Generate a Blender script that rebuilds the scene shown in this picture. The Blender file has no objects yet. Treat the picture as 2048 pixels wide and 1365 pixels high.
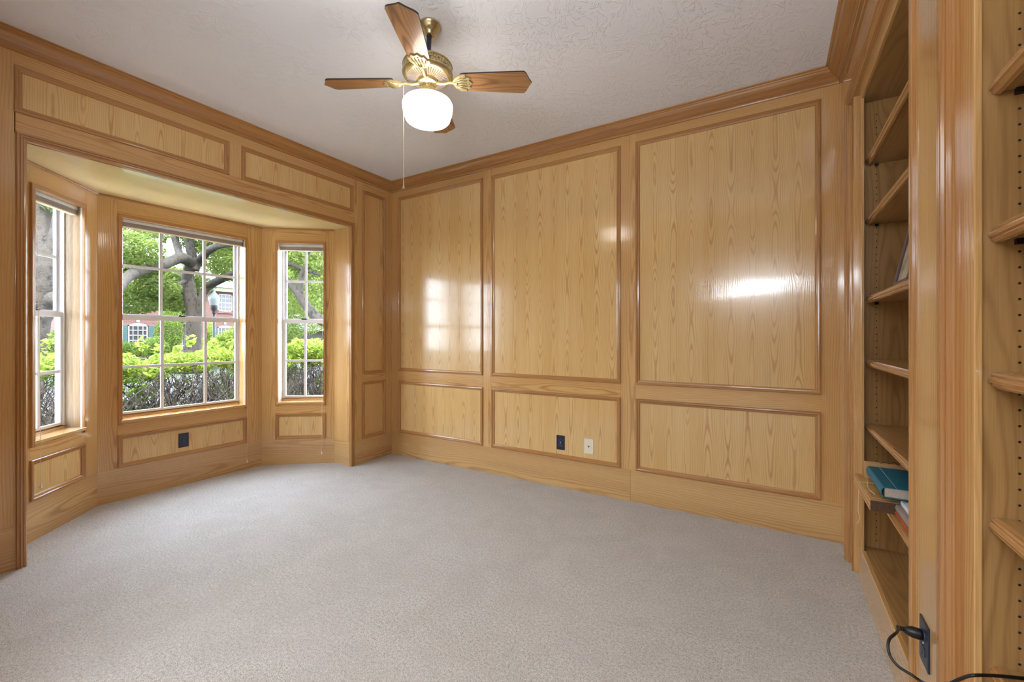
import bpy, math, random
from mathutils import Vector, Matrix

# ------------------------------------------------------------------ camera, light, exposure
F_PX, CX, HY, YAW, CAM_H = 859.0, 1024.0, 674.0, math.radians(31.3), 1.174
scene = bpy.context.scene
COL = scene.collection
cam_data = bpy.data.cameras.new('camera')
cam = bpy.data.objects.new('camera', cam_data)
COL.objects.link(cam)
cam.location = (0, 0, CAM_H)
cam.rotation_euler = (math.pi / 2, 0, YAW)
cam_data.sensor_width = 36.0
cam_data.lens = F_PX / 2048.0 * 36.0
cam_data.shift_y = -(682.5 - HY) / 2048.0
cam_data.clip_start = 0.02
cam_data.clip_end = 400
scene.camera = cam

scene.view_settings.view_transform = 'Standard'
scene.view_settings.look = 'None'
scene.view_settings.exposure = 0.30
scene.view_settings.gamma = 1.0
scene.view_settings.use_curve_mapping = False

SKY = 15.0          # daylight strength
SUN = 9.5
LAMP = 10.0        # ceiling light shade
HALL_FILL = 88.0       # added overhead fill light in the hall behind the camera (W)

world = bpy.data.worlds.new('world')
scene.world = world
world.use_nodes = True
wn = world.node_tree.nodes; wl = world.node_tree.links
bg = wn['Background']
tc = wn.new('ShaderNodeTexCoord'); sp = wn.new('ShaderNodeSeparateXYZ'); cr = wn.new('ShaderNodeValToRGB')
wl.new(tc.outputs['Generated'], sp.inputs[0]); wl.new(sp.outputs['Z'], cr.inputs[0])
cr.color_ramp.elements[0].position = 0.0; cr.color_ramp.elements[0].color = (0.80, 0.895, 1.0, 1)
cr.color_ramp.elements[1].position = 0.8; cr.color_ramp.elements[1].color = (0.66, 0.80, 1.0, 1)
wl.new(cr.outputs[0], bg.inputs['Color'])
bg.inputs['Strength'].default_value = SKY


def light(name, kind, loc, energy, color, target=None, **kw):
    d = bpy.data.lights.new(name, kind)
    d.energy = energy; d.color = color
    for k, v in kw.items(): setattr(d, k, v)
    o = bpy.data.objects.new(name, d); COL.objects.link(o); o.location = loc
    if target is not None:
        o.rotation_euler = (Vector(target) - Vector(loc)).to_track_quat('-Z', 'Y').to_euler()
    return o


light('sun', 'SUN', (5, -5, 20), SUN, (1.0, 0.95, 0.86), target=(5 - 9, -5 + 4.5, 20 - 15), angle=0.01)
# hall behind the open doorway: a wide soft overhead fill, added to brighten the room
light('hall_overhead_fill', 'AREA', (-0.9, -1.6, 2.60), HALL_FILL, (0.85, 0.93, 1.0), target=(-0.9, -1.35, 0.0),
      shape='RECTANGLE', size=2.6, size_y=1.8)
# added fill light in the doorway, unseen, aimed up to bounce off the ceiling
light('bounce_fill', 'AREA', (-0.25, -0.34, 1.80), 46.0, (0.85, 0.93, 1.0), target=(-0.50, -0.06, 2.80),
      shape='RECTANGLE', size=0.85, size_y=0.6)
light('hall_end_fill', 'AREA', (-0.2, -3.75, 2.20), 8.0, (0.95, 0.98, 1.0), target=(-0.3, 3.0, 1.0),
      shape='RECTANGLE', size=1.2, size_y=0.22)  # low strip of added fill at the far end of the hall

# ------------------------------------------------------------------ helpers
R = random.Random(7)
XL, XR, YB, YR, ZC = -3.27, 0.33, 3.055, 0.09, 2.70


def at(x, y, t):
    """point seen at picture position (x, y) standing t metres ahead"""
    a = (x - CX) / F_PX; b = (HY - y) / F_PX
    s, c = math.sin(YAW), math.cos(YAW)
    return Vector(((-s + a * c) * t, (c + a * s) * t, CAM_H + b * t))


class Fr:
    """wall frame: u along, v up, n into the room"""
    def __init__(s, o, u, v=(0, 0, 1)):
        s.o = Vector(o); s.u = Vector(u).normalized(); s.v = Vector(v).normalized(); s.n = s.u.cross(s.v)
    def p(s, u, v, n=0.0): return s.o + s.u * u + s.v * v + s.n * n
    def uu(s, x, y): return (Vector((x, y, s.o.z)) - s.o).dot(s.u)


WORLD = Fr((0, 0, 0), (1, 0, 0))


class MB:
    def __init__(s): s.v = []; s.f = []; s.uv = []; s.m = []; s.sm = []
    def face(s, pts, uvs=None, m=0, smooth=False):
        b = len(s.v); s.v += [tuple(p) for p in pts]
        s.f.append(tuple(range(b, b + len(pts)))); s.uv.append(uvs or [(0, 0)] * len(pts)); s.m.append(m); s.sm.append(smooth)
    def mesh(s, vs, fs, m=0, smooth=True, uvf=None):
        b = len(s.v); s.v += [tuple(p) for p in vs]
        for f in fs:
            s.f.append(tuple(b + i for i in f)); s.m.append(m); s.sm.append(smooth)
            s.uv.append([uvf(vs[i], i) for i in f] if uvf else [(0, 0)] * len(f))
    def box(s, F, u0, u1, v0, v1, n0, n1, g='v', m=0, off=None):
        if off is None: off = (R.random() * 9, R.random() * 9)
        P = lambda u, v, n: F.p(u, v, n)
        def uv(a, b): return (a + off[0], b + off[1])
        def q(c, kind):
            pts = [P(*t) for t in c]
            us = []
            for (u, v, n) in c:
                if g == 'v': us.append({'n': uv(u, v), 'u': uv(n, v), 'v': uv(u, n)}[kind])
                elif g == 'u': us.append({'n': uv(v, u), 'u': uv(v, n), 'v': uv(n, u)}[kind])
                else: us.append({'n': uv(u, v), 'u': uv(v, n), 'v': uv(u, n)}[kind])
            s.face(pts, us, m)
        q([(u0, v0, n1), (u1, v0, n1), (u1, v1, n1), (u0, v1, n1)], 'n')
        q([(u1, v0, n0), (u0, v0, n0), (u0, v1, n0), (u1, v1, n0)], 'n')
        q([(u0, v0, n0), (u0, v0, n1), (u0, v1, n1), (u0, v1, n0)], 'u')
        q([(u1, v0, n1), (u1, v0, n0), (u1, v1, n0), (u1, v1, n1)], 'u')
        q([(u0, v1, n1), (u1, v1, n1), (u1, v1, n0), (u0, v1, n0)], 'v')
        q([(u0, v0, n0), (u1, v0, n0), (u1, v0, n1), (u0, v0, n1)], 'v')
        return s
    def strip(s, A, B, m=0, smooth=False, flip=False, off=None):
        """two profiles (lists of points) joined by quads, grain along A->B"""
        off = off or (R.random() * 9, R.random() * 9)
        d = 0.0
        base = (B[0] - A[0]).normalized() if (B[0] - A[0]).length > 1e-9 else Vector((0, 0, 1))
        for i in range(len(A) - 1):
            e = (A[i + 1] - A[i]); e = e - base * e.dot(base); w = e.length
            def U(p, k): return (off[0] + d + (w if k else 0), off[1] + (p - A[0]).dot(base))
            pts = [A[i], B[i], B[i + 1], A[i + 1]]; us = [U(A[i], 0), U(B[i], 0), U(B[i + 1], 1), U(A[i + 1], 1)]
            if flip: pts.reverse(); us.reverse()
            s.face(pts, us, m, smooth)
            d += w
        return s
    def build(s, name, mats, parent=None, bevel=0.0, seg=2, loc=None, weld=True):
        me = bpy.data.meshes.new(name)
        me.from_pydata(s.v, [], s.f)
        if not isinstance(mats, (list, tuple)): mats = [mats]
        for m in mats: me.materials.append(m)
        uvl = me.uv_layers.new(name='UVMap')
        flat = [c for f in s.uv for t in f for c in t]
        uvl.data.foreach_set('uv', flat)
        me.polygons.foreach_set('material_index', s.m)
        me.polygons.foreach_set('use_smooth', s.sm)
        me.update()
        o = bpy.data.objects.new(name, me); COL.objects.link(o)
        if bevel > 0:
            w = o.modifiers.new('weld', 'WELD'); w.merge_threshold = 1e-5
            b = o.modifiers.new('bevel', 'BEVEL'); b.width = bevel; b.segments = seg; b.limit_method = 'ANGLE'; b.angle_limit = 0.6
        if parent is not None: o.parent = parent; o.matrix_parent_inverse = Matrix.Identity(4); 
        if parent is not None:
            # geometry is written in world coordinates: keep it there
            o.matrix_parent_inverse = parent_world(parent).inverted()
        elif loc is not None:
            me.transform(Matrix.Translation(-Vector(loc))); o.location = loc
        return o


def parent_world(o):
    m = Matrix.LocRotScale(o.location, o.rotation_euler.to_quaternion(), o.scale)
    if o.parent is not None: return parent_world(o.parent) @ o.matrix_parent_inverse @ m
    return m


def tag(o, label=None, cat=None, group=None, kind=None):
    if label: o['label'] = label
    if cat: o['category'] = cat
    if group: o['group'] = group
    if kind: o['kind'] = kind
    return o


def empty(name, loc=(0, 0, 0), label=None, cat=None, group=None, kind=None):
    o = bpy.data.objects.new(name, None); COL.objects.link(o); o.location = loc; o.empty_display_size = 0.1
    return tag(o, label, cat, group, kind)


def ring(c, ax, r, n, ph=0.0):
    ax = Vector(ax).normalized()
    a = ax.orthogonal().normalized(); b = ax.cross(a)
    return [Vector(c) + (a * math.cos(ph + 2 * math.pi * i / n) + b * math.sin(ph + 2 * math.pi * i / n)) * r for i in range(n)]


def tube(mb, pts, rad, n=8, m=0, caps=True):
    """smooth tube through pts; rad number or list"""
    pts = [Vector(p) for p in pts]
    if not isinstance(rad, (list, tuple)): rad = [rad] * len(pts)
    vs = []; fs = []
    prev = None
    L = 0; Ls = []
    for i, p in enumerate(pts):
        d = (pts[min(i + 1, len(pts) - 1)] - pts[max(i - 1, 0)]).normalized()
        if prev is None: a = d.orthogonal().normalized()
        else:
            a = prev - d * prev.dot(d)
            a = a.normalized() if a.length > 1e-6 else d.orthogonal().normalized()
        prev = a; b = d.cross(a)
        if i: L += (p - pts[i - 1]).length
        Ls.append(L)
        for k in range(n):
            t = 2 * math.pi * k / n
            vs.append(p + (a * math.cos(t) + b * math.sin(t)) * rad[i])
    for i in range(len(pts) - 1):
        for k in range(n):
            k2 = (k + 1) % n
            fs.append((i * n + k, i * n + k2, (i + 1) * n + k2, (i + 1) * n + k))
    if caps:
        fs.append(tuple(reversed(range(n)))); fs.append(tuple(range((len(pts) - 1) * n, len(pts) * n)))
    mb.mesh(vs, fs, m, True, lambda p, i: ((i % n) / n * 2 * math.pi * rad[min(i // n, len(rad) - 1)], Ls[min(i // n, len(Ls) - 1)]))
    return mb


def lathe(mb, prof, c, n=32, m=0, tilt=None, smooth=True):
    """prof: list of (r, z); c: centre"""
    vs = []; fs = []
    for (r, z) in prof:
        for k in range(n):
            t = 2 * math.pi * k / n
            v = Vector((r * math.cos(t), r * math.sin(t), z))
            if tilt: v = tilt @ v
            vs.append(Vector(c) + v)
    for i in range(len(prof) - 1):
        for k in range(n):
            k2 = (k + 1) % n
            fs.append((i * n + k, i * n + k2, (i + 1) * n + k2, (i + 1) * n + k))
    mb.mesh(vs, fs, m, smooth)
    return mb


def spline(pts, n=8):
    pts = [Vector(p) for p in pts]; out = []
    P = [pts[0]] + pts + [pts[-1]]
    for i in range(1, len(P) - 2):
        for k in range(n):
            t = k / n
            a, b, c, d = P[i - 1], P[i], P[i + 1], P[i + 2]
            out.append(0.5 * ((2 * b) + (c - a) * t + (2 * a - 5 * b + 4 * c - d) * t * t + (3 * b - a - 3 * c + d) * t ** 3))
    out.append(pts[-1]); return out


# ------------------------------------------------------------------ materials
def srgb(r, g, b):
    f = lambda c: (c / 255 / 12.92) if c / 255 <= 0.04045 else ((c / 255 + 0.055) / 1.055) ** 2.4
    return (f(r), f(g), f(b), 1.0)


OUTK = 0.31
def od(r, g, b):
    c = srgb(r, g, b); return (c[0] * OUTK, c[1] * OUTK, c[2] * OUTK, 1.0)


class NT:
    def __init__(s, name):
        s.mat = bpy.data.materials.new(name); s.mat.use_nodes = True
        s.n = s.mat.node_tree.nodes; s.l = s.mat.node_tree.links
        s.b = s.n['Principled BSDF']; s.out = s.n['Material Output']
    def add(s, t, **kw):
        n = s.n.new(t)
        for k, v in kw.items(): setattr(n, k, v)
        return n
    def set(s, node, key, val):
        if hasattr(val, 'links') or isinstance(val, bpy.types.NodeSocket): s.l.new(val, node.inputs[key])
        else: node.inputs[key].default_value = val
    def math(s, op, a, b=0.0, c=None):
        n = s.add('ShaderNodeMath', operation=op)
        s.set(n, 0, a); s.set(n, 1, b)
        if c is not None: s.set(n, 2, c)
        return n.outputs[0]
    def mix(s, f, a, b, blend='MIX'):
        n = s.add('ShaderNodeMix', data_type='RGBA', blend_type=blend)
        s.set(n, 0, f); s.set(n, 6, a); s.set(n, 7, b); return n.outputs[2]
    def comb(s, x, y, z=0.0):
        n = s.add('ShaderNodeCombineXYZ'); s.set(n, 0, x); s.set(n, 1, y); s.set(n, 2, z); return n.outputs[0]
    def noise(s, vec, scale=1.0, detail=2.0, rough=0.5, dist=0.0):
        n = s.add('ShaderNodeTexNoise'); s.set(n, 'Vector', vec); s.set(n, 'Scale', scale); s.set(n, 'Detail', detail)
        s.set(n, 'Roughness', rough); s.set(n, 'Distortion', dist); return n.outputs['Fac']
    def ramp(s, f, stops):
        n = s.add('ShaderNodeValToRGB'); s.set(n, 0, f)
        e = n.color_ramp.elements
        while len(e) < len(stops): e.new(0.5)
        for i, (p, c) in enumerate(stops): e[i].position = p; e[i].color = c
        return n.outputs[0]
    def maprange(s, f, a, b, c, d):
        n = s.add('ShaderNodeMapRange'); s.set(n, 0, f); s.set(n, 1, a); s.set(n, 2, b); s.set(n, 3, c); s.set(n, 4, d); return n.outputs[0]
    def bump(s, h, strength, dist):
        n = s.add('ShaderNodeBump'); s.set(n, 'Height', h); s.set(n, 'Strength', strength); s.set(n, 'Distance', dist)
        s.l.new(n.outputs[0], s.b.inputs['Normal']); return n.outputs[0]
    def pos(s):
        return s.add('ShaderNodeTexCoord').outputs['Object']


def wood(name, base, line, alt, strip=0.13, space=0.0065, amp=0.06, yk=0.9, line_k=0.55, rough=0.2, coat=0.6, pale=None):
    T = NT(name)
    uvn = T.add('ShaderNodeTexCoord').outputs['UV']
    sx = T.add('ShaderNodeSeparateXYZ'); T.l.new(uvn, sx.inputs[0]); X, Y = sx.outputs[0], sx.outputs[1]
    wob = T.noise(T.comb(T.math('MULTIPLY', X, 5.0), T.math('MULTIPLY', Y, 1.3)), 1.0, 2.0)
    wob2 = T.noise(T.comb(T.math('MULTIPLY', X, 30.0), T.math('MULTIPLY', Y, 9.0)), 1.0, 1.0)
    xs = T.math('DIVIDE', X, strip); idd = T.math('FLOOR', xs)
    u = T.math('MULTIPLY', T.math('SUBTRACT', T.math('FRACT', xs), 0.5), strip)
    u = T.math('ADD', u, T.math('MULTIPLY', T.math('SUBTRACT', wob, 0.5), strip * 0.22))
    dn = T.noise(T.comb(T.math('MULTIPLY', idd, 3.71), T.math('MULTIPLY', Y, yk)), 1.0, 1.0)
    d = T.math('MULTIPLY', T.math('SUBTRACT', dn, 0.15), amp * 1.5)
    u2 = T.math('MULTIPLY', u, 0.8)
    r = T.math('SQRT', T.math('ADD', T.math('MULTIPLY', u2, u2), T.math('MULTIPLY', d, d)))
    r = T.math('ADD', r, T.math('MULTIPLY', T.math('SUBTRACT', wob2, 0.5), space * 0.5))
    s = T.math('SINE', T.math('MULTIPLY', r, 2 * math.pi / space))
    s = T.math('POWER', T.math('ADD', T.math('MULTIPLY', s, 0.5), 0.5), 3.0)
    # annual rings read strongest in the middle of each strip
    au = T.math('ABSOLUTE', u)
    mask = T.maprange(au, 0.0, strip * 0.5, 1.0, 0.35)
    vary = T.maprange(T.noise(T.comb(T.math('MULTIPLY', X, 9.0), T.math('MULTIPLY', Y, 1.1)), 1.0, 1.0), 0.3, 0.7, 0.45, 1.0)
    lf = T.math('MULTIPLY', T.math('MULTIPLY', T.math('MULTIPLY', s, mask), vary), line_k)
    fib = T.noise(T.comb(T.math('MULTIPLY', X, 420.0), T.math('MULTIPLY', Y, 7.0)), 1.0, 2.0)
    big = T.noise(T.comb(T.math('MULTIPLY', X, 7.0), T.math('MULTIPLY', Y, 0.35)), 1.0, 2.0)
    c = T.mix(T.maprange(big, 0.3, 0.7, 0.0, 1.0), base, alt)
    c = T.mix(lf, c, line)
    c = T.mix(T.maprange(fib, 0.3, 0.75, 0.0, 0.30), c, line)
    T.l.new(c, T.b.inputs['Base Color'])
    T.b.inputs['Roughness'].default_value = rough
    T.b.inputs['Specular IOR Level'].default_value = 0.45
    T.b.inputs['Coat Weight'].default_value = coat
    T.b.inputs['Coat Roughness'].default_value = 0.07
    wav = T.noise(T.comb(T.math('MULTIPLY', X, 9.0), T.math('MULTIPLY', Y, 1.6)), 1.0, 1.0)
    h = T.math('ADD', T.math('MULTIPLY', fib, 0.16), T.math('ADD', T.math('MULTIPLY', s, 0.10), T.math('MULTIPLY', wav, 1.0)))
    nb = T.bump(h, 0.10, 0.006)
    T.l.new(nb, T.b.inputs['Coat Normal'])
    return T.mat


W_PANEL = wood('veneer_panel', srgb(226, 192, 133), srgb(172, 122, 68), srgb(216, 177, 114), strip=0.118, space=0.0058, amp=0.05, yk=1.5, line_k=0.72)
W_FLAT = wood('stile_and_rail_wood', srgb(216, 174, 115), srgb(158, 108, 58), srgb(204, 158, 98), strip=0.26, space=0.0085, amp=0.07, yk=0.7, line_k=0.8)
W_TRIM = wood('moulding_wood', srgb(192, 143, 88), srgb(112, 70, 37), srgb(174, 121, 68), strip=0.08, space=0.005, amp=0.03, yk=0.6, line_k=0.5, rough=0.22)
W_BASE = wood('base_board_wood', srgb(214, 176, 120), srgb(162, 116, 68), srgb(194, 152, 100), strip=0.34, space=0.011, amp=0.08, yk=0.6, line_k=0.85, rough=0.26)
W_SOFFIT = wood('bay_soffit_wood', srgb(240, 222, 166), srgb(222, 196, 132), srgb(232, 216, 168), strip=0.5, space=0.02, amp=0.1, yk=0.4, line_k=0.15, rough=0.25)
W_CASE = wood('shaded_bookcase_wood', srgb(182, 142, 90), srgb(116, 80, 42), srgb(166, 126, 76), strip=0.24, space=0.011, amp=0.09, yk=0.8, line_k=0.6, rough=0.32, coat=0.15)  # same wood, colour darkened to stand in for shade inside the bookcases
W_BLADE = wood('fan_blade_oak', srgb(176, 132, 90), srgb(80, 50, 30), srgb(158, 112, 72), strip=0.15, space=0.0085, amp=0.08, yk=1.2, line_k=0.95, rough=0.3, coat=0.2)
W_CRATE = wood('pale_craft_wood', srgb(205, 165, 112), srgb(160, 115, 70), srgb(190, 150, 100), strip=0.1, space=0.006, amp=0.04, line_k=0.4, rough=0.5, coat=0.0)


def plain(name, col, rough=0.5, metal=0.0, noise=0.0, nscale=30, bump=0.0, spec=0.5, col2=None):
    T = NT(name)
    if noise > 0 or col2:
        f = T.noise(T.pos(), nscale, 3.0)
        c = T.mix(T.maprange(f, 0.3, 0.7, 0, 1), col, col2 or tuple(x * (1 - noise) for x in col[:3]) + (1,))
        T.l.new(c, T.b.inputs['Base Color'])
        if bump > 0: T.bump(f, bump, 0.01)
    else: T.b.inputs['Base Color'].default_value = col
    T.b.inputs['Roughness'].default_value = rough; T.b.inputs['Metallic'].default_value = metal
    T.b.inputs['Specular IOR Level'].default_value = spec
    return T.mat


M_CREAM = plain('cream_painted_jamb', srgb(236, 226, 206), 0.4, noise=0.04)
M_ALU = plain('white_aluminium', srgb(220, 220, 226), 0.35, noise=0.03)
M_SASHIN = plain('grey_white_sash', srgb(218, 216, 218), 0.4, noise=0.03)
M_BRASS = plain('antique_brass', srgb(198, 182, 136), 0.25, 0.85, noise=0.08, nscale=60)
M_BRASSP = plain('pale_enamelled_brass', srgb(178, 160, 118), 0.3, 0.4, noise=0.05, nscale=60)
M_DARK = plain('dark_plastic', srgb(34, 40, 56), 0.35, noise=0.1)
M_BLACK = plain('black_rubber', srgb(14, 14, 16), 0.4, noise=0.1)
M_SLOT = plain('dark_slot', srgb(10, 9, 9), 0.8, noise=0.1)
M_SOCKET = plain('slate_blue_socket', srgb(52, 62, 84), 0.3, noise=0.1)
M_IVORY = plain('ivory_plate', srgb(226, 218, 196), 0.4, noise=0.03)
M_SHADEBLIND = plain('grey_brown_blind_slats', srgb(160, 146, 138), 0.6, noise=0.1, nscale=8)
M_WHITEBLIND = plain('white_headrail', srgb(222, 222, 214), 0.45, noise=0.03)
M_CORD = plain('ivory_cord', srgb(225, 205, 175), 0.7, noise=0.05)
M_PAPER = plain('page_edges', srgb(205, 190, 176), 0.8, noise=0.2, nscale=200)
M_TEAL = plain('teal_cloth_cover', srgb(28, 108, 132), 0.55, noise=0.12, nscale=120)
M_WHITEBOOK = plain('white_book_cover', srgb(222, 222, 226), 0.4, noise=0.03)
M_GREYBOOK = plain('grey_book_cover', srgb(150, 136, 130), 0.5, noise=0.1)
M_REDBOOK = plain('red_orange_book_cover', srgb(176, 78, 46), 0.5, noise=0.15)
M_BLACKBOOK = plain('black_book_cover', srgb(26, 28, 30), 0.4, noise=0.1)
B_BUNDLE = plain('dark_brown_wood_ends', srgb(96, 68, 46), 0.7, noise=0.45, nscale=140)
M_FRAMEP = plain('purple_brown_frame', srgb(92, 70, 70), 0.4, noise=0.1)
M_HALL = plain('hall_paint', srgb(205, 196, 182), 0.6, noise=0.03, nscale=4)


def m_carpet():
    T = NT('carpet_pile')
    p = T.pos()
    f1 = T.noise(p, 260.0, 2.0, 0.7); f2 = T.noise(p, 90.0, 2.0, 0.6); f3 = T.noise(p, 1.6, 3.0, 0.6, 0.6); f4 = T.noise(p, 5.0, 2.0, 0.5, 1.0)
    s = T.math('ADD', T.math('MULTIPLY', f1, 0.65), T.math('MULTIPLY', f2, 0.35))
    c = T.ramp(s, [(0.34, srgb(132, 122, 110)), (0.50, srgb(206, 199, 190)), (0.66, srgb(236, 233, 228))])
    pk = T.maprange(f3, 0.35, 0.68, 0.0, 1.0)
    c = T.mix(T.math('MULTIPLY', pk, 0.35), c, srgb(208, 196, 192))
    tr = T.maprange(f4, 0.4, 0.62, 0.0, 0.16)
    c = T.mix(tr, c, srgb(168, 158, 148))
    T.l.new(c, T.b.inputs['Base Color'])
    T.b.inputs['Roughness'].default_value = 0.95; T.b.inputs['Specular IOR Level'].default_value = 0.1
    T.b.inputs['Sheen Weight'].default_value = 0.15
    T.bump(s, 0.9, 0.012)
    return T.mat


def m_ceiling():
    T = NT('textured_ceiling_paint')
    p = T.pos()
    n1 = T.add('ShaderNodeTexNoise'); T.set(n1, 'Vector', p); T.set(n1, 'Scale', 6.0); T.set(n1, 'Detail', 2.0)
    v = T.add('ShaderNodeVectorMath', operation='MULTIPLY_ADD'); T.l.new(n1.outputs['Color'], v.inputs[0]); v.inputs[1].default_value = (0.22, 0.22, 0.0); T.l.new(p, v.inputs[2])
    sp_ = T.add('ShaderNodeVectorMath', operation='MULTIPLY'); T.l.new(v.outputs[0], sp_.inputs[0]); sp_.inputs[1].default_value = (1.0, 0.42, 1.0)
    a = T.noise(sp_.outputs[0], 58.0, 3.0, 0.55)
    h = T.maprange(a, 0.52, 0.60, 0.0, 1.0)
    b = T.noise(p, 160.0, 2.0)
    cov = T.maprange(T.noise(p, 2.3, 2.0), 0.38, 0.55, 0.25, 1.0)
    hh = T.math('ADD', T.math('MULTIPLY', h, cov), T.math('MULTIPLY', b, 0.12))
    T.bump(hh, 0.42, 0.006)
    c = T.mix(T.maprange(T.noise(p, 1.2, 2.0), 0.3, 0.7, 0, 1), srgb(240, 241, 247), srgb(233, 234, 241))
    T.l.new(c, T.b.inputs['Base Color'])
    T.b.inputs['Roughness'].default_value = 0.8
    T.b.inputs['Specular IOR Level'].default_value = 0.2
    return T.mat


def m_glass():
    T = NT('window_glass')
    T.n.remove(T.b)
    tr = T.add('ShaderNodeBsdfTransparent'); gl = T.add('ShaderNodeBsdfGlossy'); gl.inputs['Roughness'].default_value = 0.02
    tr.inputs[0].default_value = (0.96, 0.97, 0.965, 1)
    fr = T.add('ShaderNodeFresnel'); fr.inputs['IOR'].default_value = 1.25
    nz = T.noise(T.pos(), 4.0); tint = T.mix(nz, (0.97, 0.975, 0.97, 1), (0.955, 0.965, 0.96, 1)); T.l.new(tint, tr.inputs[0])
    mx = T.add('ShaderNodeMixShader'); T.l.new(fr.outputs[0], mx.inputs[0]); T.l.new(tr.outputs[0], mx.inputs[1]); T.l.new(gl.outputs[0], mx.inputs[2])
    T.l.new(mx.outputs[0], T.out.inputs['Surface'])
    return T.mat


def m_shade():
    T = NT('lit_opal_glass')
    T.b.inputs['Base Color'].default_value = (0.9, 0.88, 0.82, 1)
    f = T.noise(T.pos(), 22.0, 2.0)
    c = T.mix(T.maprange(f, 0.3, 0.7, 0.0, 1.0), (1.0, 0.93, 0.82, 1), (1.0, 0.95, 0.87, 1))
    T.l.new(c, T.b.inputs['Emission Color']); T.b.inputs['Emission Strength'].default_value = LAMP
    T.b.inputs['Roughness'].default_value = 0.2
    return T.mat


def m_leaf(name, c1, c2, trans=0.5):
    T = NT(name)
    T.n.remove(T.b)
    oi = T.add('ShaderNodeNewGeometry')
    rnd = oi.outputs['Random Per Island']
    c = T.mix(rnd, c1, c2)
    d = T.add('ShaderNodeBsdfDiffuse'); t = T.add('ShaderNodeBsdfTranslucent'); T.l.new(c, d.inputs[0])
    c2_ = T.mix(0.35, c, (0.75, 0.9, 0.2, 1)); T.l.new(c2_, t.inputs[0])
    mx = T.add('ShaderNodeMixShader'); mx.inputs[0].default_value = trans
    T.l.new(d.outputs[0], mx.inputs[1]); T.l.new(t.outputs[0], mx.inputs[2]); T.l.new(mx.outputs[0], T.out.inputs['Surface'])
    return T.mat


def m_bark(name, a, b, scale=9.0):
    T = NT(name)
    p = T.pos()
    m = T.add('ShaderNodeVectorMath', operation='MULTIPLY'); T.l.new(p, m.inputs[0]); m.inputs[1].default_value = (1.0, 1.0, 0.45)
    v = T.add('ShaderNodeTexVoronoi'); T.l.new(m.outputs[0], v.inputs['Vector']); T.set(v, 'Scale', scale)
    n = T.noise(p, scale * 3, 3.0, 0.6, 0.5)
    f = T.math('MULTIPLY', T.math('ADD', v.outputs['Distance'], n), 0.7)
    c = T.ramp(f, [(0.30, b), (0.42, b), (0.60, a)])
    T.l.new(c, T.b.inputs['Base Color']); T.b.inputs['Roughness'].default_value = 0.9
    T.bump(f, 0.8, 0.05)
    return T.mat


def m_brick():
    T = NT('red_brick')
    p = T.pos(); s = T.add('ShaderNodeSeparateXYZ'); T.l.new(p, s.inputs[0])
    h = T.math('ADD', s.outputs[0], s.outputs[1])
    b = T.add('ShaderNodeTexBrick'); T.l.new(T.comb(h, s.outputs[2]), b.inputs['Vector'])
    b.inputs['Scale'].default_value = 1.0; b.inputs['Brick Width'].default_value = 0.23; b.inputs['Row Height'].default_value = 0.085; b.inputs['Mortar Size'].default_value = 0.010
    b.inputs['Color1'].default_value = od(140, 80, 68); b.inputs['Color2'].default_value = od(116, 66, 56); b.inputs['Mortar'].default_value = od(152, 132, 122)
    T.l.new(b.outputs[0], T.b.inputs['Base Color']); T.b.inputs['Roughness'].default_value = 0.9
    return T.mat


def m_grass():
    T = NT('lawn_grass')
    p = T.pos(); f = T.noise(p, 14.0, 4.0, 0.7); g = T.noise(p, 0.6, 2.0)
    c = T.ramp(f, [(0.3, od(48, 74, 30)), (0.7, od(106, 134, 62))])
    c = T.mix(T.maprange(g, 0.3, 0.7, 0, 0.5), c, od(118, 124, 76))
    T.l.new(c, T.b.inputs['Base Color']); T.b.inputs['Roughness'].default_value = 0.9; T.bump(f, 0.6, 0.04)
    return T.mat


M_CARPET, M_CEIL, M_GLASS, M_SHADE = m_carpet(), m_ceiling(), m_glass(), m_shade()
L_OAK = m_leaf('oak_leaves', od(40, 60, 30), od(150, 170, 108), 0.45)
L_LIME = m_leaf('lime_hedge_leaves', od(96, 132, 40), od(186, 200, 88), 0.5)
L_MID = m_leaf('shrub_leaves', od(46, 76, 36), od(104, 134, 62), 0.4)
L_DARK = m_leaf('dark_ivy_leaves', od(30, 48, 28), od(76, 98, 58), 0.3)
B_OAK = m_bark('oak_bark', od(96, 84, 72), od(28, 22, 19), 9.0)
B_TWIG = m_bark('twig_bark', od(104, 86, 72), od(42, 34, 28), 40.0)
M_BRICK, M_GRASS = m_brick(), m_grass()
M_ROOF = plain('grey_shingles', od(122, 118, 130), 0.9, noise=0.25, nscale=6)
M_EAVE = plain('cream_eave', od(160, 156, 118), 0.6, noise=0.05)
M_TEALSH = plain('teal_shutter', od(64, 108, 104), 0.6, noise=0.12, nscale=4)
M_WHITEP = plain('white_window_paint', od(196, 196, 194), 0.5, noise=0.03)
M_PANE = plain('dark_reflecting_pane', od(84, 82, 86), 0.25, noise=0.3, nscale=1.5)
M_MAROON = plain('maroon_door', od(110, 36, 48), 0.5, noise=0.1)
M_ASPH = plain('street_asphalt', od(112, 108, 106), 0.9, noise=0.12, nscale=3)
M_CONC = plain('pale_concrete', od(136, 130, 124), 0.9, noise=0.08, nscale=5)
M_POST = plain('dark_green_post', od(58, 66, 64), 0.5, noise=0.15)
M_LANTERN = plain('frosted_lantern', od(214, 220, 222), 0.3, noise=0.05)
M_LBASE = plain('brown_lantern_base', od(62, 48, 46), 0.5, noise=0.1)
M_SIDING = plain('brown_siding', od(84, 72, 66), 0.8, noise=0.15, nscale=3)


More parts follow.
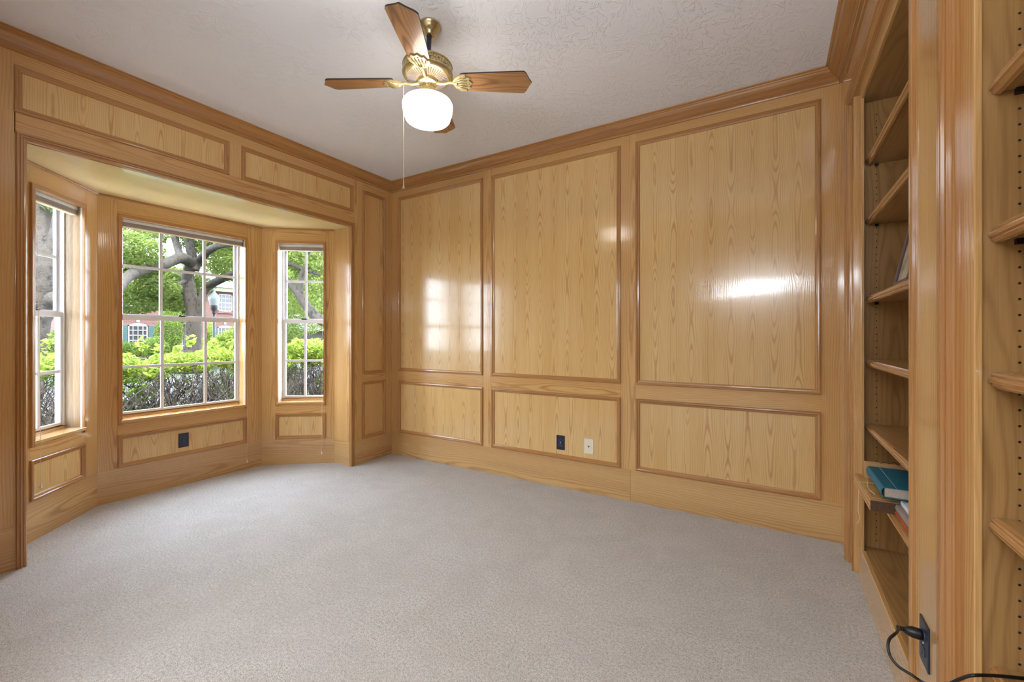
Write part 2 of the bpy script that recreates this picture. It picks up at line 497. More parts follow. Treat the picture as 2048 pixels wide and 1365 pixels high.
# ------------------------------------------------------------------ shared builders
def moulding_rect(mb, F, u0, u1, v0, v1, prof, m=0):
    """picture-frame moulding; prof = [(a, n)], a measured inwards from the outer edge"""
    c = [(u0, v0, 1, 1), (u1, v0, -1, 1), (u1, v1, -1, -1), (u0, v1, 1, -1)]
    for i in range(4):
        p, q = c[i], c[(i + 1) % 4]
        A = [F.p(p[0] + p[2] * a, p[1] + p[3] * a, n) for a, n in prof]
        B = [F.p(q[0] + q[2] * a, q[1] + q[3] * a, n) for a, n in prof]
        mb.strip(A, B, m)
    return mb


PANEL_PROF = [(0, 0), (0, .008), (.003, .011), (.010, .012), (.014, .009), (.016, .006), (.022, .005), (.028, .002), (.030, -.006)]


def panel_field(F, u0, u1, v0, v1, parent, mat=None, w=0.030):
    k = w / 0.030
    moulding_rect(MB(), F, u0, u1, v0, v1, [(a * k, n) for a, n in PANEL_PROF]).build('panel_moulding', W_TRIM, parent)
    MB().box(F, u0 + w * .9, u1 - w * .9, v0 + w * .9, v1 - w * .9, -.02, -.004, 'v').build('veneer_panel', mat or W_PANEL, parent)


def flat(F, u0, u1, v0, v1, name, parent, g='v', mat=None, n0=-.02, n1=0.0):
    return MB().box(F, u0, u1, v0, v1, n0, n1, g).build(name, mat or W_FLAT, parent, bevel=0.0007, seg=1)


def swall(name, F, boxes, mat=None):
    """structural wall: list of (u0,u1,v0,v1) backing slabs; the root of all panelling on it"""
    mb = MB()
    for (a, b, c, d, n0, n1) in boxes: mb.box(F, a, b, c, d, n0, n1, 'v')
    o = mb.build(name, mat or W_FLAT, None)
    return tag(o, kind='structure')


# ------------------------------------------------------------------ floor and ceilings
A_, B_, C_, D_ = Vector((-3.53, .58, 0)), Vector((-4.0, 1.05, 0)), Vector((-3.985, 2.16, 0)), Vector((-3.495, 2.558, 0))
mb = MB()
def poly(pts, z, up=True):
    p = [Vector((x, y, z)) for x, y in pts]
    if not up: p.reverse()
    return p
bayp = [(XL, .58), (XL, 2.56), (-3.495, 2.558), (-3.985, 2.16), (-4.0, 1.05), (-3.53, .58)]
def slab(pts, z0, z1, name, mat, uvs=1.0):
    mb = MB(); top = poly(pts, z1); bot = poly(pts, z0)
    mb.face(top, [(p.y, p.x) for p in top]); mb.face(list(reversed(bot)), [(p.y, p.x) for p in reversed(bot)])
    for i in range(len(pts)):
        j = (i + 1) % len(pts)
        mb.face([bot[i], bot[j], top[j], top[i]], [(0, 0), (1, 0), (1, .1), (0, .1)])
    return mb.build(name, mat)
fl = slab([(XL, -4.2), (.80, -4.2), (.80, YB + .02), (XL, YB + .02), (XL, 2.56), (-3.495, 2.558), (-4.0, 2.165), (-4.01, 1.05), (-3.54, .575), (XL, .575)], -.12, 0.0, 'floor', M_CARPET)
tag(fl, kind='structure')
ce = slab([(XL - .05, -4.2), (.80, -4.2), (.80, YB + .05), (XL - .05, YB + .05)], ZC, ZC + .15, 'ceiling', M_CEIL); tag(ce, kind='structure')
bc = slab([(XL - .014, .57), (XL - .014, 2.57), (-3.50, 2.60), (-4.12, 2.25), (-4.12, .98), (-3.6, .50)][::-1], 2.172, 2.30, 'ceiling_bay', W_SOFFIT); tag(bc, kind='structure')

# ------------------------------------------------------------------ window wall (left)
FL = Fr((XL, 0, 0), (0, 1, 0))
BZ = 0.222   # base board top
OPL, OPR, OPT = .588, 2.560, 2.172      # bay opening
wl_ = swall('wall_left', FL, [(YR - .1, OPL - .004, 0, 2.72, -.22, -.015), (OPR + .004, YB + .1, 0, 2.72, -.22, -.015), (OPL - .01, OPR + .01, 2.174, 2.72, -.22, -.015)])
flat(FL, YR, .551, BZ, 2.315, 'stile', wl_)
flat(FL, YR, .546, 2.315, 2.62, 'stile', wl_)
flat(FL, 2.607, 2.691, BZ, 2.62, 'stile', wl_)
flat(FL, 2.968, YB, BZ, 2.62, 'stile', wl_)
flat(FL, .546, 2.607, 2.547, 2.62, 'rail', wl_, 'u')
flat(FL, .546, 2.607, 2.205, 2.312, 'rail', wl_, 'u')
flat(FL, 1.547, 1.630, 2.312, 2.547, 'stile', wl_)
flat(FL, 2.590, 2.607, 2.312, 2.547, 'stile', wl_)
panel_field(FL, .546, 1.547, 2.312, 2.547, wl_)
panel_field(FL, 1.630, 2.590, 2.310, 2.549, wl_)
flat(FL, 2.691, 2.968, 2.542, 2.62, 'rail', wl_, 'u')
flat(FL, 2.691, 2.968, .752, .822, 'rail', wl_, 'u')
panel_field(FL, 2.691, 2.968, .822, 2.542, wl_, W_FLAT)
panel_field(FL, 2.691, 2.968, BZ, .752, wl_, W_FLAT)
# casing of the bay opening: stepped moulding on three sides
CAS = [(0, 0), (0, .012), (.003, .016), (.009, .016), (.0105, .010), (.013, .010), (.0145, .015), (.021, .015), (.0225, .009), (.025, .009), (.0265, .013), (.033, .012), (.037, .007), (.039, .001), (.039, -.02)]
def casing3(F, u0, u1, vt, prof, name, parent, v0=0.0, m=W_TRIM):
    mb = MB()
    A = [F.p(u0 + a, v0, n) for a, n in prof]; B = [F.p(u0 + a, vt - a, n) for a, n in prof]
    C = [F.p(u1 - a, vt - a, n) for a, n in prof]; D = [F.p(u1 - a, v0, n) for a, n in prof]
    mb.strip(A, B, flip=True); mb.strip(B, C, flip=True); mb.strip(C, D, flip=True)
    return mb.build(name, m, parent)
casing3(FL, .551, 2.600, 2.211, CAS, 'opening_casing', wl_)
# returns of the opening (thickness of the wall)
FJ = Fr((XL, OPR, 0), (-1, 0, 0))       # u to -x ; n = (-1,0,0)x(0,0,1) = (0,1,0)
wj = MB().box(Fr((XL, 0, 0), (-1, 0, 0)), 0.012, .228, BZ, 2.172, 2.559, 2.60, 'v').build('wall_bay_return', W_FLAT); tag(wj, kind='structure')
MB().box(Fr((XL, 0, 0), (-1, 0, 0)), 0.012, .228, 0, BZ, 2.559, 2.60, 'u').build('base_strip', W_BASE, wj)
MB().box(Fr((XL, 0, 0), (-1, 0, 0)), 0.012, .262, 0, 2.172, .54, .581, 'v').build('return_panel', W_FLAT, wj)
bl = MB().box(FL, YR, .551, 0, BZ, -.02, 0.0, 'u').box(FL, 2.607 - .008, YB, 0, BZ, -.02, 0.0, 'u').build('baseboard_left', W_BASE); tag(bl, kind='structure')

# ------------------------------------------------------------------ back wall
FB = Fr((0, YB, 0), (1, 0, 0))
wb = swall('wall_back', FB, [(XL - .2, .8, 0, 2.72, -.2, -.015)])
bays = [(-3.175, -2.152), (-2.063, -.941), (-.833, .237)]
edges = [XL, -3.175, -2.152, -2.063, -.941, -.833, .237, XR + .01]
for i in range(0, 8, 2): flat(FB, edges[i], edges[i + 1], BZ, 2.62, 'stile', wb)
for (a, b) in bays:
    flat(FB, a, b, 2.552, 2.62, 'rail', wb, 'u'); flat(FB, a, b, .735, .838, 'rail', wb, 'u')
    panel_field(FB, a, b, .838, 2.552, wb); panel_field(FB, a, b, BZ + .006, .735, wb)
    flat(FB, a, b, BZ, BZ + .006, 'rail', wb, 'u')
bb = MB().box(FB, XL, -.8705, 0, BZ, -.02, 0.0, 'u').box(FB, -.869, XR + .01, 0, BZ, -.02, 0.0, 'u').build('baseboard_back', W_BASE); tag(bb, kind='structure')

# ------------------------------------------------------------------ crown moulding, one length per wall
CROWN = [(0, 2.615), (.010, 2.615), (.013, 2.622), (.013, 2.630), (.020, 2.634), (.026, 2.638), (.026, 2.645), (.034, 2.652), (.046, 2.660), (.056, 2.672), (.061, 2.682), (.066, 2.684), (.068, 2.691), (.078, 2.693), (.078, 2.702)]
def loop(k, p, z):
    return [Vector((XL + p, YR + p, z)), Vector((XL + p, YB - p, z)), Vector((XR - p, YB - p, z)), Vector((XR - p, YR + p, z))][k]
for k, nm in enumerate(('trim_1', 'trim_2', 'trim_3')):
    mb = MB(); mb.strip([loop(k, p, z) for p, z in CROWN], [loop(k + 1, p, z) for p, z in CROWN], flip=False)
    tag(mb.build(nm, W_TRIM), kind='structure')

# ------------------------------------------------------------------ bay walls, windows and blinds
def bay_wall(name, basename, P, Q, ci0, ci1, top=2.030, sill=.575, pl=.467, pb=.234, ends=(0.0, 0.0)):
    F = Fr(P, Q - P); L = (Q - P).length
    e0, e1 = ends
    c0, c1 = ci0 - .026, ci1 + .014 if False else ci1 + .018
    w = swall(name, F, [(-e0, ci0, 0, 2.2, -.14, -.012), (ci1, L + e1, 0, 2.2, -.14, -.012), (ci0, ci1, top, 2.2, -.14, -.012), (ci0, ci1, 0, sill - .02, -.14, -.012)])
    flat(F, 0, c0, BZ + .012, 2.16, 'stile', w); flat(F, c1, L, BZ + .012, 2.16, 'stile', w)
    flat(F, c0, c1, top + .024, 2.16, 'rail', w, 'u'); flat(F, c0, c1, pl, sill - .02, 'rail', w, 'u')
    panel_field(F, c0, c1, BZ + .012, pl, w)
    # plain square casing round the window, on three sides
    cs = MB(); pr = [(0, 0), (0, .011), (.002, .013), (.022, .013), (.024, .010), (.026, -.02)]
    A = [F.p(c0 + a, sill - .035, n) for a, n in pr]; Bq = [F.p(c0 + a, top + .024 - a, n) for a, n in pr]
    pr2 = [(a * .018 / .026, n) for a, n in pr]
    Cq = [F.p(c1 - a, top + .024 - a2, n) for (a, n), (a2, _) in zip(pr2, pr)]; Dq = [F.p(c1 - a, sill - .035, n) for a, n in pr2]
    cs.strip(A, Bq, flip=True); cs.strip(Bq, Cq, flip=True); cs.strip(Cq, Dq, flip=True)
    cs.face([F.p(c0, sill - .035, -.01), F.p(c0 + .026, sill - .035, -.01), F.p(c0 + .026, sill - .035, .012), F.p(c0, sill - .035, .012)])
    cs.build('window_casing', W_TRIM, w)
    # dark bead under the soffit
    MB().strip([F.p(0, z, n) for z, n in ((2.158, 0), (2.158, .007), (2.165, .010), (2.174, .010))], [F.p(L, z, n) for z, n in ((2.158, 0), (2.158, .007), (2.165, .010), (2.174, .010))]).build('soffit_bead', W_TRIM, w)
    bo = MB().box(F, 0, L, 0, BZ + .012, -.02, 0, 'u').build(basename, W_BASE); tag(bo, kind='structure')
    return F, L, w


def make_window(name, F, u0, u1, v0, v1, cols, vm, upm, lowm, meet):
    """double hung window set back in the wall: lining, frame, two sashes with bars, glass, lock, wooden sill"""
    d = .10
    w = empty(name, F.p((u0 + u1) / 2, v0, -d), kind='structure')
    j = MB(); t = .004
    j.box(F, u0 - t, u0, v0, v1, -.143, -.001); j.box(F, u1, u1 + t, v0, v1, -.143, -.001); j.box(F, u0 - t, u1 + t, v1, v1 + t, -.143, -.001)
    j.build('jamb_lining', M_CREAM, w)
    s = MB(); s.box(F, u0 - .012, u1 + .012, v0 - .02, v0, -.09, .016, 'u'); s.box(F, u0, u1, v0 - .02, v0 + .006, -.150, -.09, 'u')
    s.build('window_sill', W_FLAT, w, bevel=.003)
    st = MB(); st.box(F, u0, u1, v0, v0 + .016, -.118, -.096, 'u'); st.box(F, u0, u1, v0, v0 + .026, -.146, -.118, 'u'); st.build('sill_stop', W_FLAT, w, bevel=.002)
    f = MB(); a = .009
    f.box(F, u0, u0 + a, v0 + .02, v1, -.143, -.096); f.box(F, u1 - a, u1, v0 + .02, v1, -.143, -.096)
    f.box(F, u0 + a, u1 - a, v1 - a, v1, -.143, -.096)
    # parting ridges in the frame
    for uu_ in (u0 + a, u1 - a - .004): f.box(F, uu_, uu_ + .004, v0 + .02, v1 - a, -.1245, -.1215)
    f.build('window_frame', M_ALU, w, bevel=.001, seg=1)
    ui0, ui1 = u0 + a, u1 - a
    def sash(nm, va, vb, n0, n1, bars, rb, rt, mat):
        m = MB(); sw = .018
        m.box(F, ui0, ui0 + sw, va, vb, n0, n1); m.box(F, ui1 - sw, ui1, va, vb, n0, n1)
        m.box(F, ui0 + sw, ui1 - sw, va, va + rb, n0, n1, 'u'); m.box(F, ui0 + sw, ui1 - sw, vb - rt, vb, n0, n1, 'u')
        nm_ = (n0 + n1) / 2
        for uu_ in vm: m.box(F, uu_ - .010, uu_ + .010, va + rb, vb - rt, nm_ - .006, nm_ + .006)
        m.box(F, ui0 + sw, ui1 - sw, bars - .010, bars + .010, nm_ - .0055, nm_ + .0055, 'u')
        so = m.build(nm, mat, w, bevel=.0015, seg=1)
        g = MB(); g.face([F.p(ui0 + sw, va + rb, nm_), F.p(ui1 - sw, va + rb, nm_), F.p(ui1 - sw, vb - rt, nm_), F.p(ui0 + sw, vb - rt, nm_)])
        g.build('glass', M_GLASS, so)
        return so
    sash('upper_sash', meet - .004, v1 - a, -.1415, -.1255, upm, .024, .016, M_ALU)
    ls = sash('lower_sash', v0 + .026, meet + .010, -.1205, -.103, lowm, .016, .034, M_SASHIN)
    uc = (u0 + u1) / 2 - .012
    lk = MB(); lk.box(F, uc - .022, uc + .022, meet + .010, meet + .016, -.119, -.106); lk.box(F, uc - .020, uc - .004, meet + .014, meet + .026, -.118, -.108); lk.box(F, uc - .006, uc + .036, meet + .016, meet + .021, -.114, -.104)
    lk.build('sash_lock', M_BLACK, ls, bevel=.002)
    return w


def make_blind(F, u0, u1, v1, cord_u, cord_bottom, label):
    b = empty('window_blind', F.p((u0 + u1) / 2, v1, -.04), label, 'blind', 'raised blinds at the bay window heads')
    MB().box(F, u0 + .003, u1 - .003, v1 - .022, v1 - .001, -.060, -.024, 'u').build('headrail', M_WHITEBLIND, b, bevel=.002)
    s = MB()
    for k in range(8): s.box(F, u0 + .006, u1 - .006, v1 - .024 - .0032 * (k + 1), v1 - .024 - .0032 * k - .0006, -.058, -.026)
    s.build('slat_stack', M_SHADEBLIND, b)
    MB().box(F, u0 + .006, u1 - .006, v1 - .058, v1 - .051, -.058, -.026, 'u').build('bottom_rail', M_CORD, b, bevel=.0015)
    c = MB(); tube(c, [F.p(cord_u, v1 - .02, -.022), F.p(cord_u, v1 - .10, .0), F.p(cord_u, .62, .020), F.p(cord_u, cord_bottom + .02, .022)], .0011, 6)
    co = c.build('pull_cord', M_CORD, b)
    t = MB(); lathe(t, [(.0015, .026), (.003, .022), (.004, .012), (.0075, .002), (.006, 0), (0, 0)], F.p(cord_u, cord_bottom, .022), 12)
    t.build('cord_tassel', M_WHITEBLIND, co)
    return b


F1, L1, w1 = bay_wall('wall_bay_left', 'baseboard_bay_left', A_, B_, Fr(A_, B_ - A_).uu(-3.63, .68), Fr(A_, B_ - A_).uu(-3.901, .951), ends=(.06, .10))
F2, L2, w2 = bay_wall('wall_bay_center', 'baseboard_bay_center', B_, C_, Fr(B_, C_ - B_).uu(-3.998, 1.184), Fr(B_, C_ - B_).uu(-3.987, 2.013), ends=(.08, .08))
F3, L3, w3 = bay_wall('wall_bay_right', 'baseboard_bay_right', C_, D_, Fr(C_, D_ - C_).uu(-3.867, 2.244), Fr(C_, D_ - C_).uu(-3.565, 2.496), ends=(.10, .05))
a0, a1 = F1.uu(-3.63, .68), F1.uu(-3.901, .951)
make_window('window_1', F1, a0, a1, .575, 2.03, 2, [(a0 + a1) / 2], 1.690, .948, 1.325)
make_blind(F1, a0, a1, 2.03, a0 + .020, .296, 'raised white blind at the head of the left angled bay window')
b0, b1 = F2.uu(-3.998, 1.184), F2.uu(-3.987, 2.013)
make_window('window_2', F2, b0, b1, .575, 2.03, 3, [b0 + (b1 - b0) * .326, b0 + (b1 - b0) * .688], 1.705, .948, 1.325)
make_blind(F2, b0, b1, 2.03, b1 + .012, .063, 'raised wide white blind at the head of the middle bay window')
c0, c1 = F3.uu(-3.867, 2.244), F3.uu(-3.565, 2.496)
make_window('window_3', F3, c0, c1, .575, 2.03, 2, [(c0 + c1) / 2], 1.700, .948, 1.325)
make_blind(F3, c0, c1, 2.03, c1 - .008, .092, 'raised white blind at the head of the right angled bay window')

# ------------------------------------------------------------------ right wall, pilaster and bookcases
FRW = Fr((XR, 0, 0), (0, -1, 0))       # u = -y, n = -x
def fy(y): return -y
wr = swall('wall_right', FRW, [(-YB - .1, -YR + 0.02, 0, 2.72, -.50, -.47)], W_CASE)
def rbox(y0, y1, z0, z1, x0, x1, name, parent, g='v', mat=None, bev=.0007):
    return MB().box(FRW, -y1, -y0, z0, z1, XR - x1, XR - x0, g).build(name, mat or W_FLAT, parent, bevel=bev, seg=1)
HB, HT = 2.373, 2.420      # opening moulding bottom / top
rbox(2.860, YB, 0, 2.62, XR, XR + .032, 'stile', wr)
rbox(1.355, 1.568, 0, HT, XR, XR + .032, 'pilaster', wr)
rbox(YR, .150, 0, HT, XR, XR + .032, 'pilaster', wr)
rbox(YR, 2.860, HT, 2.62, XR, XR + .032, 'frieze_rail', wr, 'u')
RC = [(0, 0), (0, .006), (.002, .0085), (.006, .0095), (.0075, .005), (.010, .005), (.0115, .0095), (.016, .0095), (.0175, .005), (.020, .005), (.0215, .009), (.026, .008), (.028, .002), (.035, .001), (.037, -.003), (.040, -.002), (.042, -.006), (.045, -.007), (.047, -.010), (.047, -.026)]
casing3(FRW, -2.860, -1.568, HT, RC, 'bookcase_moulding', wr)
casing3(FRW, -1.355, -.150, HT, RC, 'bookcase_moulding', wr)
# bead under the crown
mb = MB(); pb_ = [(2.552, 0), (2.552, .006), (2.558, .009), (2.566, .006), (2.566, 0)]
mb.strip([FRW.p(-2.83, z, n) for z, n in pb_], [FRW.p(-YR, z, n) for z, n in pb_], flip=False).build('frieze_bead', W_TRIM, wr)
XS = .355
rbox(2.720, 2.8135, 0, 2.3735, .343, .356, 'filler_strip', wr)
m = MB(); tube(m, [(.343, 2.728, 0), (.343, 2.728, 2.36)], .0045, 10); m.build('filler_bead', W_TRIM, wr)


def bookcase(label, y_far, y_near, y_far_stile, y_near_stile, zs, tip, name='bookcase'):
    b = empty(name, (XS, (y_far + y_near) / 2, 0), label, 'bookcase')
    X1 = .72
    h = MB(); h.box(FRW, -(y_far + .02), -y_far, 0, 2.36, XR - X1, XR - .368, 'v')
    z = .20
    while z < 2.26:
        c = Vector((.4214, y_far - .0005, z)); h.face([c + Vector((.0026 * math.cos(k * math.pi / 4), 0, .0026 * math.sin(k * math.pi / 4))) for k in range(8)], m=1)
        z += .0318
    h.build('side_panel', [W_CASE, M_SLOT], b)
    rbox(y_near - .02, y_near, 0, 2.36, .368, X1, 'side_panel', b, 'v', W_CASE)
    rbox(y_near - .02, y_far + .02, 0, 2.36, X1, X1 + .012, 'back_panel', b, 'v', W_CASE)
    rbox(y_near, y_far, 2.300, 2.33, .368, X1, 'top_panel', b, 'u', W_CASE)
    rbox(y_far_stile, y_far + .13, 0, 2.44, XS, .368, 'face_stile', b, 'v', W_FLAT, .002)
    rbox(y_near - .06, y_near_stile, 0, 2.44, XS, .368, 'face_stile', b, 'v', W_FLAT, .002)
    rbox(y_near_stile, y_far_stile, 2.300, 2.44, XS, .368, 'face_rail', b, 'u', W_FLAT, .002)
    rbox(y_near_stile, y_far_stile, 0, .166, XS, .373, 'kick_board', b, 'u', W_FLAT, .002)
    rbox(y_near, y_far, .146, .166, .373, X1, 'bottom_shelf', b, 'u', W_CASE)
    for z in zs:
        # adjustable shelf with a fluted nosing
        m = MB(); t = .0175
        pr = [(x - .006, dz) for x, dz in [(.398, t), (.390, t - .002), (.387, t - .006), (.388, t - .010), (.384, t - .013), (.3825, t - .017), (.384, t - .022), (.388, t - .024), (.387, t - .028), (.392, -t + .002), (.400, -t)]]
        A = [Vector((x, y_far - .002, z + dz)) for x, dz in pr]; B = [Vector((x, y_near + .002, z + dz)) for x, dz in pr]
        m.strip(A, B, flip=False); m.face(A, [(p.z * 1, p.x) for p in A]); m.face(list(reversed(B)), [(p.z, p.x) for p in reversed(B)])
        so = m.build('shelf_nosing', W_TRIM, None)
        s2 = MB().box(FRW, -(y_far - .002), -(y_near + .002), z - .012, z + t, XR - X1, XR - .392, 'u')
        s2o = s2.build('shelf', W_CASE, b)
        so.parent = s2o; so.matrix_parent_inverse = parent_world(s2o).inverted()
    for z in zs:
        p = MB(); p.box(WORLD, .414, .428, z - .024, z - .0125, -(y_far), -(y_far - .010)); p.build('shelf_pin', M_BLACK, b)
    return b


bookcase('built-in wooden bookcase beside the paneled back wall, holding the stacked books', 2.654, 1.66, 2.593, 1.70, [2.011, 1.724, 1.351, 1.0486, .740, .487], False)
bookcase('built-in wooden bookcase at the right edge, nearest the camera, with empty shelves', 1.262, .20, 1.255, .22, [1.985, 1.6836, 1.3826, 1.0846, .7877, .4857], True)

# ------------------------------------------------------------------ rear wall and hall (behind the camera)
FRR = Fr((0, YR, 0), (-1, 0, 0))        # n = +y
wre = swall('wall_front', FRR, [(-.80, -.40, 0, 2.72, -.14, 0), (1.9, 3.4, 0, 2.72, -.14, 0), (-.4, 1.9, 2.12, 2.72, -.14, 0)])
hl = MB().box(WORLD, XL - .15, XL, -.1, 2.8, -(YR - .12), 4.2).box(WORLD, .80, .95, -.1, 2.8, -(YB + .1), 4.2)
hl.box(WORLD, XL - .15, .95, -.1, 2.05, 4.05, 4.2).box(WORLD, XL - .15, -.9, 2.05, 2.8, 4.05, 4.2).box(WORLD, .5, .95, 2.05, 2.8, 4.05, 4.2).box(WORLD, -.9, .5, 2.36, 2.8, 4.05, 4.2)
tag(hl.build('wall_hall', M_HALL), kind='structure')

# ------------------------------------------------------------------ outlets and plates
def wall_plate(F, u, v, mat, label, cat, kind, w=.070, h=.112, group=None):
    o = empty('electrical_outlet' if kind == 'outlet' else 'coaxial_wall_plate', F.p(u, v, 0), label, cat)
    MB().box(F, u - w / 2, u + w / 2, v - h / 2, v + h / 2, -.004, .004).build('cover_plate', mat, o, bevel=.002)
    if kind == 'outlet':
        for s in (1, -1):
            cv = v + s * .0195
            pts = []
            for k in range(20):
                t = 2 * math.pi * k / 20
                pts.append((u + .0165 * math.cos(t), cv + max(-.0125, min(.0125, .0165 * math.sin(t)))))
            m = MB(); m.face([F.p(a, b, .0062) for a, b in pts])
            for k in range(20):
                a, b = pts[k], pts[(k + 1) % 20]; m.face([F.p(a[0], a[1], .003), F.p(b[0], b[1], .003), F.p(b[0], b[1], .0062), F.p(a[0], a[1], .0062)])
            q = m; q.box(F, u - .0072, u - .0052, cv - .001, cv + .008, .0060, .0066); q.box(F, u + .0052, u + .0072, cv - .001, cv + .007, .0060, .0066); q.box(F, u - .002, u + .002, cv - .0095, cv - .005, .0060, .0066)
            for ii in range(21, len(m.m)): m.m[ii] = 1
            m.build('socket', [M_SOCKET, M_SLOT], o)
        s_ = MB(); tube(s_, [F.p(u, v, .003), F.p(u, v, .0055)], .003, 10); s_.build('screw', M_ALU, o)
    else:
        s_ = MB(); tube(s_, [F.p(u, v, .003), F.p(u, v, .011)], .0048, 12); s_.build('coax_connector', M_DARK, o)
        for s in (1, -1):
            q = MB(); tube(q, [F.p(u, v + s * .040, .003), F.p(u, v + s * .040, .0055)], .0028, 10); q.build('screw', M_SASHIN, o)
    return o


wall_plate(Fr(FB.o + FB.n * -.004, FB.u), -1.4155, .349, M_DARK, 'dark outlet plate low on the paneled back wall, beside the ivory plate', 'outlet', 'outlet')
wall_plate(Fr(FB.o + FB.n * -.004, FB.u), -1.1835, .350, M_IVORY, 'ivory cable wall plate low on the paneled back wall', 'wall plate', 'coax', w=.074)
wall_plate(Fr(F2.o + F2.n * -.004, F2.u), F2.uu(-3.993, 1.558), .354, M_DARK, 'dark outlet plate under the middle bay window', 'outlet', 'outlet')
po = wall_plate(FRW, -1.475, .396, M_DARK, 'dark outlet on the pilaster between the bookcases, with a cord plugged in', 'outlet', 'outlet', w=.074)

# plug and cord
pc = empty('power_cord', (XR - .006, 1.475, .4155), 'black power cord plugged into the pilaster outlet and trailing to the right', 'cord')
py_, pz_ = 1.475, .4155
m = MB(); tube(m, [(XR - .006, py_, pz_), (XR - .012, py_, pz_), (XR - .026, py_, pz_ + .001), (XR - .036, py_, pz_ + .001), (XR - .042, py_, pz_ + .002)], [.0125, .0135, .0135, .010, .006], 14)
m.build('plug', M_BLACK, pc)
m = MB(); px_ = XR - .042
tube(m, [(px_ + .002, py_, pz_ + .002), (px_ - .012, py_ + .001, pz_ + .003)], [.0052, .004], 10)
for k in range(4): lathe(m, [(.003, -.001), (.0058, -.001), (.0058, .001), (.003, .001)], (px_ - .002 - k * .0035, py_, pz_ + .002), 10, tilt=Matrix.Rotation(math.pi / 2, 3, 'Y'))
m.build('strain_relief', M_BLACK, pc)
path = [(px_ - .008, py_ + .001, pz_ + .003), at(1793, 1266, 1.035), at(1779, 1279, 1.02), at(1776, 1296, 1.01), at(1782, 1316, 1.0), at(1797, 1334, .985), at(1822, 1350, .965), at(1848, 1367, .95), at(1880, 1378, .92), at(1905, 1366, .885), at(1928, 1356, .86), at(1950, 1351.5, .846), at(2000, 1353, .8426), at(2048, 1358, .8375), at(2090, 1364, .83), (.44, .95, .5065)]
m = MB(); tube(m, spline(path, 6), .0032, 8); m.build('cord', M_BLACK, pc)

# ------------------------------------------------------------------ books and frames on the shelves
ZS6 = .487 + .0175
def book(name, X0, X1, Y0, Y1, z0, z1, cover, label, cat, spine_dir='x', rot=0.0, ct=.0025):
    """hardback lying flat: two boards, rounded spine along the -x side, page block set back"""
    o = empty(name, ((X0 + X1) / 2, (Y0 + Y1) / 2, z0), label, cat)
    m = MB()
    m.box(WORLD, X0 + .004, X1, z0, z0 + ct, -Y1, -Y0); m.box(WORLD, X0 + .004, X1, z1 - ct, z1, -Y1, -Y0)
    zc = (z0 + z1) / 2; h = (z1 - z0) / 2
    for k in range(8):
        t0 = -math.pi / 2 + math.pi * k / 8; t1 = t0 + math.pi / 8
        f = lambda t, r: (X0 + .006 - math.cos(t) * r * .5, zc + math.sin(t) * r)
        a, b = f(t0, h), f(t1, h); ai, bi = f(t0, h - ct), f(t1, h - ct)
        m.face([(a[0], Y1, a[1]), (b[0], Y1, b[1]), (b[0], Y0, b[1]), (a[0], Y0, a[1])], smooth=True)
        m.face([(a[0], Y0, a[1]), (b[0], Y0, b[1]), (bi[0], Y0, bi[1]), (ai[0], Y0, ai[1])])
        m.face([(ai[0], Y0, ai[1]), (bi[0], Y0, bi[1]), (bi[0], Y1, bi[1]), (ai[0], Y1, ai[1])])
    m.build('cover', cover, o)
    MB().box(WORLD, X0 + .007, X1 - .004, z0 + ct, z1 - ct, -Y1 + .004, -Y0 - .004).build('pages', M_PAPER, o)
    return o


bk = book('book', .389, .60, 1.72, 2.125, ZS6, ZS6 + .016, M_REDBOOK, 'thin red-orange book at the bottom of the shelf stack', 'book')
bk = book('book', .391, .61, 1.74, 2.120, ZS6 + .0165, ZS6 + .042, M_GREYBOOK, 'thick grey-brown book between the red book and the white binder', 'book')
bk = book('binder', .403, .62, 1.76, 2.115, ZS6 + .0425, ZS6 + .060, M_WHITEBOOK, 'white binder on top of the grey-brown book', 'binder')
bk = book('book', .425, .62, 1.78, 2.115, ZS6 + .0605, ZS6 + .0665, M_BLACKBOOK, 'thin black booklet lying on the white binder', 'book')
wf = empty('craft_board_bundle', (.35, 2.32, ZS6), 'stringed bundle of thin wooden craft boards jutting out under the teal album', 'boards')
m = MB()
for k in range(4):
    m.box(WORLD, .318 + .002 * (k % 2), .45, ZS6 + .0105 * k + .0003, ZS6 + .0105 * k + .0098, -2.52 + .003 * k, -2.131 - .002 * (k % 3), 'v')
m.build('boards', W_CRATE, wf, bevel=.001, seg=1)
MB().box(WORLD, .320, .448, ZS6 + .0008, ZS6 + .0405, -2.1335, -2.127, 'u').build('end_cap', B_BUNDLE, wf, bevel=.001, seg=1)
T_ = plain('printed_card', srgb(186, 120, 78), .6, col2=srgb(196, 170, 86), nscale=28)
MB().box(WORLD, .328, .44, ZS6 + .0415, ZS6 + .0440, -2.50, -2.16).build('printed_card', T_, wf)
m = MB(); zt = ZS6 + .045
tube(m, [(.44, 2.36, zt), (.317, 2.36, zt), (.316, 2.36, ZS6 - .001), (.37, 2.36, ZS6 - .0015)], .0011, 6)
tube(m, spline([(.340, 2.50, zt), (.352, 2.42, zt + .001), (.346, 2.36, zt), (.336, 2.27, zt), (.345, 2.20, zt)], 6), .0011, 6)
tube(m, spline([(.317, 2.36, zt - .01), (.312, 2.350, .44), (.316, 2.345, .40), (.311, 2.35, .37)], 6), .0011, 6)
m.build('string', M_CORD, wf)
al = book('photo_album', .350, .60, 2.095, 2.400, ZS6 + .0675, ZS6 + .108, M_TEAL, 'teal photo album on top of the stack of books', 'album', ct=.0035)
MB().box(WORLD, .3895, .3905, ZS6 + .1078, ZS6 + .1084, -2.400, -2.095).build('hinge_line', M_WHITEBOOK, al)
